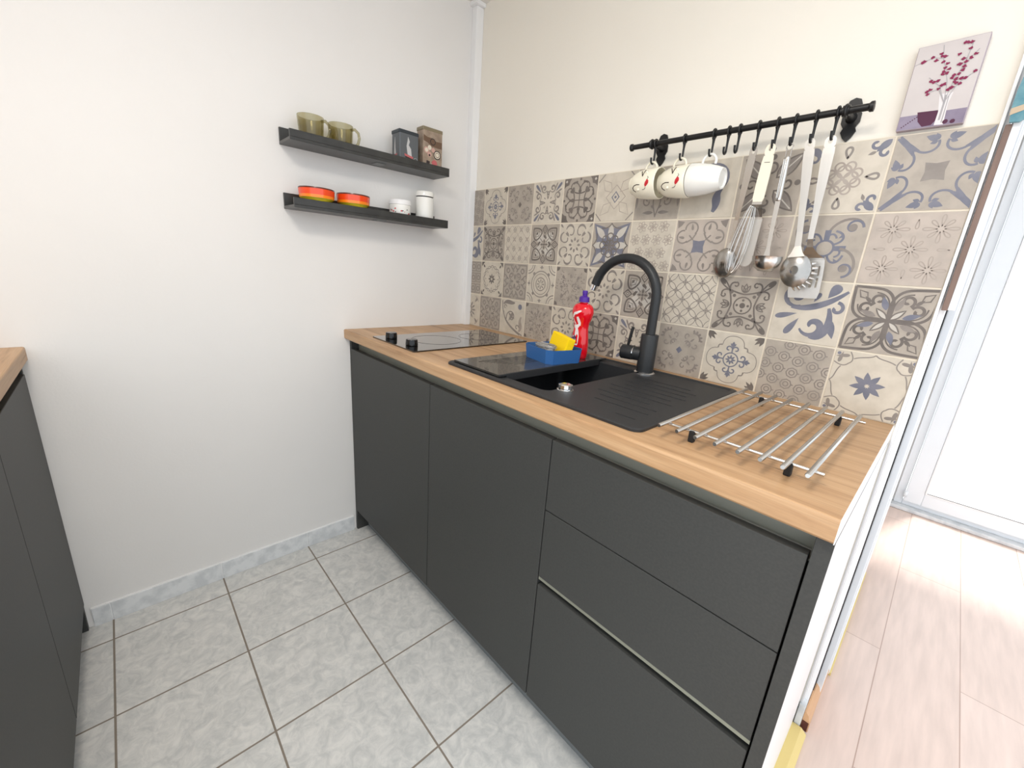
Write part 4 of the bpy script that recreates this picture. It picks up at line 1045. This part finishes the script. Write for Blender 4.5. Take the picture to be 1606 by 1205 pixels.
def hook():
    t = thing('rail_hook', 'black S-shaped hook', 'hook', (0,RY,RZ), 'black hooks on the utensil rail')
    k = MB(); k.torus((0,RY,RZ), .0098, .0026, ax=(1,0,0), n=24, m=8)
    pts = [(0,RY-.0015,RZ-.0085),(0,RY,RZ-.014),(0,RY,RZ-.024),(0,RY,RZ-.045)]
    for i in range(1, 10):
        a = math.radians(180*i/9); pts.append((0, RY-.0075+.0075*math.cos(a), RZ-.045-.0085*math.sin(a)))
    pts.append((0,RY-.0158,RZ-.039))
    rs = [.0052,.0036,.0028,.0026]+[.0025]*9+[.0029]
    k.tube(pts, rs, 10); k.build('hook_shape', 'black', t, smooth=True); return t
HX = [(.924,'black hook holding the leftmost cream cup'),(1.009,'black hook holding the middle cream cup'),(1.087,'black hook holding the plain white cup'),
      (1.123,'empty black hook, the left one of the two without anything on them'),(1.149,'empty black hook next to the one holding the steel spoon'),
      (1.192,'black hook holding the long steel serving spoon'),(1.232,'black hook holding the offset spatula and the whisk'),
      (1.268,'black hook holding the steel ladle'),(1.307,'black hook holding the spaghetti server'),(1.345,'black hook holding the slotted turner')]
h0 = hook()
for i, (x, lb) in enumerate(HX):
    h = h0 if i == 0 else copy_tree(h0)
    h.location.x = x; h['label'] = lb
HZ = RZ-.0535+.0018      # inside of the hook's bend (top surface of the wire)
HYc = RY-.0075

# ------------------------------------------------------------------ cups on the rail
def cup(name, label, x0, x1, hookx, china, face, zc, base_left, R0=.0415, tilt=0, y0=-.0655):
    cxm = (x0+x1)/2; Lc = x1-x0
    t = thing(name, label, 'cup', (hookx, y0, HZ), 'cups hanging from the rail' )
    k = MB()
    rb = .025
    prof = [(0,.003),(rb-.004,.003),(rb-.003,0),(rb,0),(rb+.001,.004),(.0335,.014),(.0385,.030),(R0,.055),(R0+.0005,Lc-.002),(R0-.001,Lc),(R0-.0028,Lc-.001),(R0-.003,.055),(.034,.030),(.028,.014),(0,.009)] if face else \
           [(0,.004),(rb-.005,.004),(rb-.003,0),(rb,0),(rb+.0015,.004),(.0305,.016),(.0355,.035),(R0-.002,.062),(R0,Lc-.002),(R0-.001,Lc),(R0-.0028,Lc-.001),(R0-.005,.062),(.032,.035),(.026,.016),(0,.010)]
    k.lathe(prof, (0,0,0), 44, axis='X'); c = k
    if not base_left:
        bmesh.ops.scale(k.bm, verts=k.bm.verts, vec=(-1,1,1)); bmesh.ops.translate(k.bm, verts=k.bm.verts, vec=(Lc,0,0))
    bmesh.ops.translate(k.bm, verts=k.bm.verts, vec=(-Lc/2,0,0))
    T = Matrix.Translation((cxm,y0,zc)) @ Matrix.Rotation(math.radians(tilt),4,'Y')
    bmesh.ops.transform(k.bm, verts=k.bm.verts, matrix=T); k.build('cup_body', china, t, smooth=True)
    # ear handle through the hook
    k = MB(); hl = (hookx-cxm); inv = T.inverted(); top = (inv @ V((hookx,y0,HZ+.0030))).z
    pts = []
    for i in range(0, 17):
        a = math.radians(-20+220*i/16); pts.append(V((hl+.0175*math.cos(a), 0, top-.019+.019*math.sin(a))))
    rbase = lambda xx: .034 if abs(xx) < .03 else .03
    pts = [V((hl+.0165,0,.036 if (hl > 0) == base_left or not face else .033))]+pts[2:-2]+[V((hl-.0165,0,.033))]
    k.tube([T @ p for p in pts], .0032, 10); k.build('handle', china, t, smooth=True)
    if face:
        def on(tx, ang, e=.0004):   # tx axial 0..Lc from base
            rr = R0
            for (ra_,ta),(rb_,tb) in zip(prof[4:9], prof[5:9]):
                if ta <= tx <= tb: rr = ra_+(rb_-ra_)*(tx-ta)/(tb-ta); break
            a = math.radians(ang); x = tx-Lc/2 if base_left else Lc/2-tx
            return T @ V((x, -(rr+e)*math.cos(a), (rr+e)*math.sin(a)))
        k = MB()
        def ln(p, r_=.0006, mi=0): k.tube([on(a_, b_) for a_, b_ in p], r_, 5, mi)
        ln([(.040,48),(.044,38),(.050,20)], .0013); ln([(.052,50),(.051,36),(.050,22)], .0013)
        ln([(.044,-10),(.034,-9),(.025,-13),(.020,-22),(.023,-32),(.031,-38)], .0012)
        ln([(.067,18),(.070,12),(.067,6)], .0007); ln([(.064,-22),(.060,-28),(.054,-29)], .0007)
        lo = [on(a_, b_, .0006) for a_, b_ in [(.067,8),(.0725,2),(.073,-6),(.068,-15),(.063,-20),(.0605,-12),(.062,-3)]]
        vs = [k.bm.verts.new(p) for p in lo]; cv = k.bm.verts.new(on(.067,-6,.0012))
        for i in range(7): f = k.bm.faces.new((cv,vs[i],vs[(i+1)%7])); f.material_index = 1
        k.build('face_print', ['inkface','inkred'], t)
        k = MB(); c_ = on(.039,-28,0); k.lathe([(.0045,-.002),(.0035,.002),(0,.0035)], (0,0,0), 12, axis='Y')
        bmesh.ops.scale(k.bm, verts=k.bm.verts, vec=(1,-1,1)); bmesh.ops.translate(k.bm, verts=k.bm.verts, vec=c_); k.build('nose_bump', china, t, smooth=True)
        k = MB(); c_ = on(.060,36,0); k.lathe([(.0045,-.002),(.0035,.002),(0,.0035)], (0,0,0), 12, axis='Y')
        bmesh.ops.scale(k.bm, verts=k.bm.verts, vec=(1,-1,1)); bmesh.ops.translate(k.bm, verts=k.bm.verts, vec=c_); k.build('nose_bump', china, t, smooth=True)
    return t
cup('face_cup', 'leftmost hanging cup, cream with a drawn winking face and red mouth', .872, .9605, .924, 'china', True, 1.4445, True)
cup('face_cup', 'middle hanging cup, cream with a drawn winking face, between the two others', .9615, 1.0465, 1.009, 'china', True, 1.4425, True)
cup('white_cup', 'plain white hanging cup, rightmost of the three, foot facing right', 1.048, 1.131, 1.087, 'chinaw', False, 1.4425, False, R0=.0415, tilt=2)

# ------------------------------------------------------------------ steel utensils (local frame: hook point at the origin, handle down -Z)
def strip(k, path, th=.0016, mi=0):
    """path of (z, halfwidth, y, xoff)"""
    prev = None; first = None
    for z, w, y, xo in path:
        q = [k.bm.verts.new((xo-w,y-th/2,z)), k.bm.verts.new((xo+w,y-th/2,z)), k.bm.verts.new((xo+w,y+th/2,z)), k.bm.verts.new((xo-w,y+th/2,z))]
        if prev: k.bridge(prev, q, mi, False)
        else: first = q
        prev = q
    f = k.bm.faces.new(first[::-1]); f.material_index = mi; f = k.bm.faces.new(prev); f.material_index = mi
def eye(k, w, L, th=.0016, y=0, top=.006, hw=.0035, hh=.010):
    """hanging end: flat tab with an elongated hole, hole's upper edge at z=0"""
    n = 20; out = []; inn = []
    for i in range(n):
        a = 2*PI*i/n; sx, sz = math.cos(a), math.sin(a)
        if sz >= 0: out.append((sx*w, (top-w)+sz*w))
        else:
            tt = max(abs(sx), abs(sz)); out.append((w*sx/tt, (top-w)-(L+(top-w))*abs(sz)/tt))
        inn.append((sx*hw, -hh/2+sz*hh/2))
    rings = [[k.bm.verts.new((x,y+s_*th/2,z)) for x, z in P] for P, s_ in ((out,-1),(inn,-1),(inn,1),(out,1))]
    for a, b in zip(rings, rings[1:]+rings[:1]): k.bridge(a, b, 0, False)
def finish(k, name, m, t, smooth=False): return k.build(name, m, t, world=False, smooth=smooth)
def hang(t, hx_, dy=0.0, ry=0, rx=0): t.location = (hx_, HYc+dy, HZ+.0002); t.rotation_euler = (math.radians(rx), math.radians(ry), 0)

# serving spoon
t = thing('serving_spoon', 'long stainless serving spoon hanging left of the offset spatula', 'spoon', (0,0,0), 'steel utensils on the rail')
k = MB(); eye(k, .0085, .0155); strip(k, [(-.0155,.0085,0,0),(-.03,.0088,0,0),(-.10,.0072,.001,0),(-.16,.0045,.002,0),(-.215,.0035,.0,0),(-.232,.006,-.003,0)]); finish(k, 'handle', 'steel', t)
k = MB(); rings = []
for j in range(0, 9):
    v = j/8
    ring = []
    for i in range(28):
        a = 2*PI*i/28; rr = math.sin(v*PI/2)
        ring.append(k.bm.verts.new((.0295*rr*math.cos(a), -.014*math.cos(v*PI/2)-.004, -.268+.040*rr*math.sin(a)*(1 if math.sin(a) > 0 else .95))))
    rings.append(ring)
for a, b in zip(rings[1:], rings[2:]): k.bridge(a, b)
k.bm.faces.new(rings[1])
bmesh.ops.solidify(k.bm, geom=k.bm.faces[:], thickness=.001)
finish(k, 'bowl', 'steel', t, True); hang(t, 1.192, .001, 6.3, 9.0)
# whisk (behind the offset spatula, same hook)
t = thing('balloon_whisk', 'wire balloon whisk hanging behind the offset spatula, over the spoon bowl', 'whisk', (0,0,0), 'steel utensils on the rail')
k = MB(); k.torus((0,0,.0015-.0065), .0065, .0014, ax=(0,1,0), n=20, m=6)
k.tube([(0,0,-.012),(0,0,-.018),(0,0,-.125),(0,0,-.132)], [.0035,.0042,.0045,.0042], 16); finish(k, 'handle', 'steel', t, True)
k = MB()
for i in range(6):
    a = PI*i/6; u = V((math.cos(a), math.sin(a)*.6, 0)); pts = []
    for j in range(31):
        s_ = j/30; ph = PI*(s_); z = -.128-.165*math.sin(ph)**.9 if True else 0
        w = .026*math.cos(ph)*(.25+.75*(math.sin(ph)**.9)) if .02 < s_ < .98 else .0045*math.cos(ph)
        pts.append(u*w*1.4+V((0,0,z)))
    k.tube(pts, .00065, 5)
finish(k, 'wire_balloon', 'steel', t, True); hang(t, 1.2335, .0050, 8.5, 0)
# offset spatula
t = thing('offset_spatula', 'wide-handled offset spatula with flat blade, hanging between spoon and ladle', 'spatula', (0,0,0), 'steel utensils on the rail')
k = MB(); eye(k, .0105, .0195, .003, hw=.0042); strip(k, [(-.0195,.0105,0,0),(-.034,.0122,0,0),(-.075,.0128,0,0),(-.112,.0125,0,0),(-.120,.0100,0,0)], .003); finish(k, 'handle', 'china', t)
k = MB(); strip(k, [(-.0335,.006,-.0018,.0),(-.0345,.006,-.0018,.0)], .0005); finish(k, 'slot_mark', 'rubber', t)
k = MB(); strip(k, [(-.118,.0105,0,0),(-.126,.011,.0,0),(-.134,.0115,.012,0),(-.152,.0125,.020,0),(-.157,.013,.0205,0)], .0016)
finish(k, 'crank', 'steel', t)
k = MB(); strip(k, [(-.156,.0145,.0205,0),(-.20,.0148,.020,0),(-.255,.0150,.019,0)]+[(-.255-.0150*math.sin(math.radians(q)), max(.0150*math.cos(math.radians(q)),.0012), .019, 0) for q in (20,40,58,74,88)], .0012)
finish(k, 'blade', 'satin', t); hang(t, 1.2305, -.0030, 2.2, 0)
# ladle
t = thing('soup_ladle', 'stainless ladle with ribbed handle hanging beside the spaghetti server', 'ladle', (0,0,0), 'steel utensils on the rail')
k = MB(); k.torus((0,0,-.0055), .0068, .0013, ax=(0,1,0), n=20, m=6)
for xx in (-.0052, .0052): k.tube([(xx,0,-.010),(xx,0,-.028)], .0012, 6)
k.tube([(0,0,-.026),(0,0,-.029),(0,0,-.118),(0,0,-.120)], [.0055,.0070,.0066,.0050], 16)
for q in (-40,-13,13,40):
    a = math.radians(q-90); k.tube([(.0070*math.cos(a),.0070*math.sin(a),-.032),(.0066*math.cos(a),.0066*math.sin(a),-.114)], .0008, 5)
strip(k, [(-.119,.0052,0,0),(-.18,.0048,.001,0),(-.225,.0042,.004,0),(-.243,.007,.004,0),(-.250,.010,.003,0)], .002)
finish(k, 'handle', 'steel', t, True)
k = MB(); prof = [(.0365,.0),(.0355,-.010),(.030,-.024),(.018,-.034),(0,-.037)]
k.lathe([(.0375,.001)]+prof+[(0,-.0358),(.0175,-.0328),(.029,-.0232),(.0343,-.010),(.0353,.0)], (0,0,0), 40); bmesh.ops.scale(k.bm, verts=k.bm.verts, vec=(.88,.88,.95)); bmesh.ops.translate(k.bm, verts=k.bm.verts, vec=(.006,-.008,-.247)); finish(k, 'bowl', 'steel', t, True); hang(t, 1.2685, 0, -.5, 0)
# spaghetti server
t = thing('spaghetti_server', 'stainless spaghetti server with round hole and prongs, between ladle and slotted turner', 'pasta server', (0,0,0), 'steel utensils on the rail')
k = MB(); eye(k, .0098, .0175, hw=.004); strip(k, [(-.0175,.0098,0,0),(-.03,.0105,0,0),(-.08,.0092,.001,0),(-.13,.0068,.002,0),(-.19,.0060,.002,0),(-.222,.0065,.0,0),(-.236,.011,-.003,0),(-.246,.017,-.005,0)]); finish(k, 'handle', 'satin', t)
k = MB(); rings = []
for rr in (.0088,.014,.020,.0255,.030,.0325):
    ring = []
    for i in range(36):
        a = 2*PI*i/36; v = rr/.0325
        ring.append(k.bm.verts.new((rr*.96*math.cos(a), -.015*math.sqrt(max(1-v*v*.92,0))-.001, -.276+rr*1.18*math.sin(a))))
    rings.append(ring)
for a, b in zip(rings, rings[1:]): k.bridge(a, b)
bmesh.ops.solidify(k.bm, geom=k.bm.faces[:], thickness=.0011)
bmesh.ops.translate(k.bm, verts=k.bm.verts, vec=(0,.006,0))
finish(k, 'scoop', 'steel', t, True)
for i, q in enumerate((-92,-76,-60,-44,-28,-12,4,20)):
    k = MB(); a = math.radians(q); p = V((.0315*math.cos(a), .002, -.276+.037*math.sin(a))); d = V((math.cos(a)*.9+.25, 1, math.sin(a)*.9)).normalized()
    k.tube([p, p+d*.008, p+d*.014], [.0030,.0027,.0014], 8); finish(k, 'prong', 'steel', t, True)
hang(t, 1.307, 0, -6.5, 0)
# slotted turner
t = thing('slotted_turner', 'slotted stainless turner hanging rightmost on the rail', 'turner', (0,0,0), 'steel utensils on the rail')
k = MB(); eye(k, .0105, .0175, hw=.004); strip(k, [(-.0175,.0105,0,0),(-.03,.0115,0,0),(-.09,.0092,.001,0),(-.15,.0062,.002,0),(-.205,.0052,.001,0),(-.222,.0062,.010,0),(-.236,.016,.026,0),(-.244,.026,.0335,0),(-.249,.0300,.034,0)]); finish(k, 'handle', 'satin', t)
k = MB()
slots = [(-.019,-.013),(-.0055,.0005),(.008,.014),(.0205,.0245)]
xs_ = sorted({-.032,.032} | {v for s_ in slots for v in s_}); zs_ = [-.249,-.262,-.284,-.289,-.311,-.322,-.336]
def inside(i, j):
    xm = (xs_[i]+xs_[i+1])/2
    return not (any(a < xm < b for a, b in slots) and j in (1,3))
for i in range(len(xs_)-1):
    for j in range(len(zs_)-1):
        if inside(i, j):
            xa, xb, za, zb = xs_[i], xs_[i+1], zs_[j], zs_[j+1]
            g = lambda x, z: x*(.92+.08*min(1,(-.249-z)/.02)) if z > -.33 else x*.90
            vs = [(g(xa,za),.0332,za),(g(xb,za),.0332,za),(g(xb,zb),.0332,zb),(g(xa,zb),.0332,zb)]
            f = [k.bm.verts.new(p) for p in vs]+[k.bm.verts.new((p[0],p[1]+.0014,p[2])) for p in vs]
            for q in ((0,1,2,3),(4,7,6,5),(0,4,5,1),(1,5,6,2),(2,6,7,3),(3,7,4,0)): k.bm.faces.new([f[w] for w in q])
bmesh.ops.remove_doubles(k.bm, verts=k.bm.verts, dist=1e-5)
finish(k, 'blade', 'satin', t); hang(t, 1.345, 0, -2.2, 0)

# ------------------------------------------------------------------ camera
cam = bpy.data.cameras.new('camera'); co = bpy.data.objects.new('camera', cam); C.objects.link(co)
Rm = Matrix(((.67918978,-.24456633,.69201774),(.73061455,.13532737,-.66924501),(.07002585,.9601426,.27059668)))
co.matrix_world = Matrix.Translation((1.6211,-1.2320,1.1847)) @ Rm.to_4x4()
cam.sensor_fit = 'HORIZONTAL'; cam.sensor_width = 36; cam.lens = 646.85*36/1606; cam.clip_start = .01
bpy.context.scene.camera = co

# ------------------------------------------------------------------ light
w = bpy.data.worlds.new('world'); bpy.context.scene.world = w; w.use_nodes = True
bgn = w.node_tree.nodes['Background']; bgn.inputs[0].default_value = (.88,.94,1.0,1); bgn.inputs[1].default_value = 1.95
def light(name, kind, loc, rotd, energy, col, **kw):
    l = bpy.data.lights.new(name, kind); l.energy = energy; l.color = col
    for a, b in kw.items(): setattr(l, a, b)
    o = bpy.data.objects.new(name, l); C.objects.link(o); o.location = loc; o.rotation_euler = [math.radians(v) for v in rotd]; return o
light('lamp_light', 'AREA', (1.35,-1.35,ZC-.075), (0,0,0), 14, (1,.94,.86), shape='DISK', size=.45)
light('sun', 'SUN', (3,5,5), (-24,8,0), 6, (1,.98,.95), angle=math.radians(8))
vs_ = bpy.context.scene.view_settings
vs_.view_transform = 'Standard'; vs_.look = 'None'; vs_.gamma = 1; vs_.use_curve_mapping = False; vs_.exposure = -.10
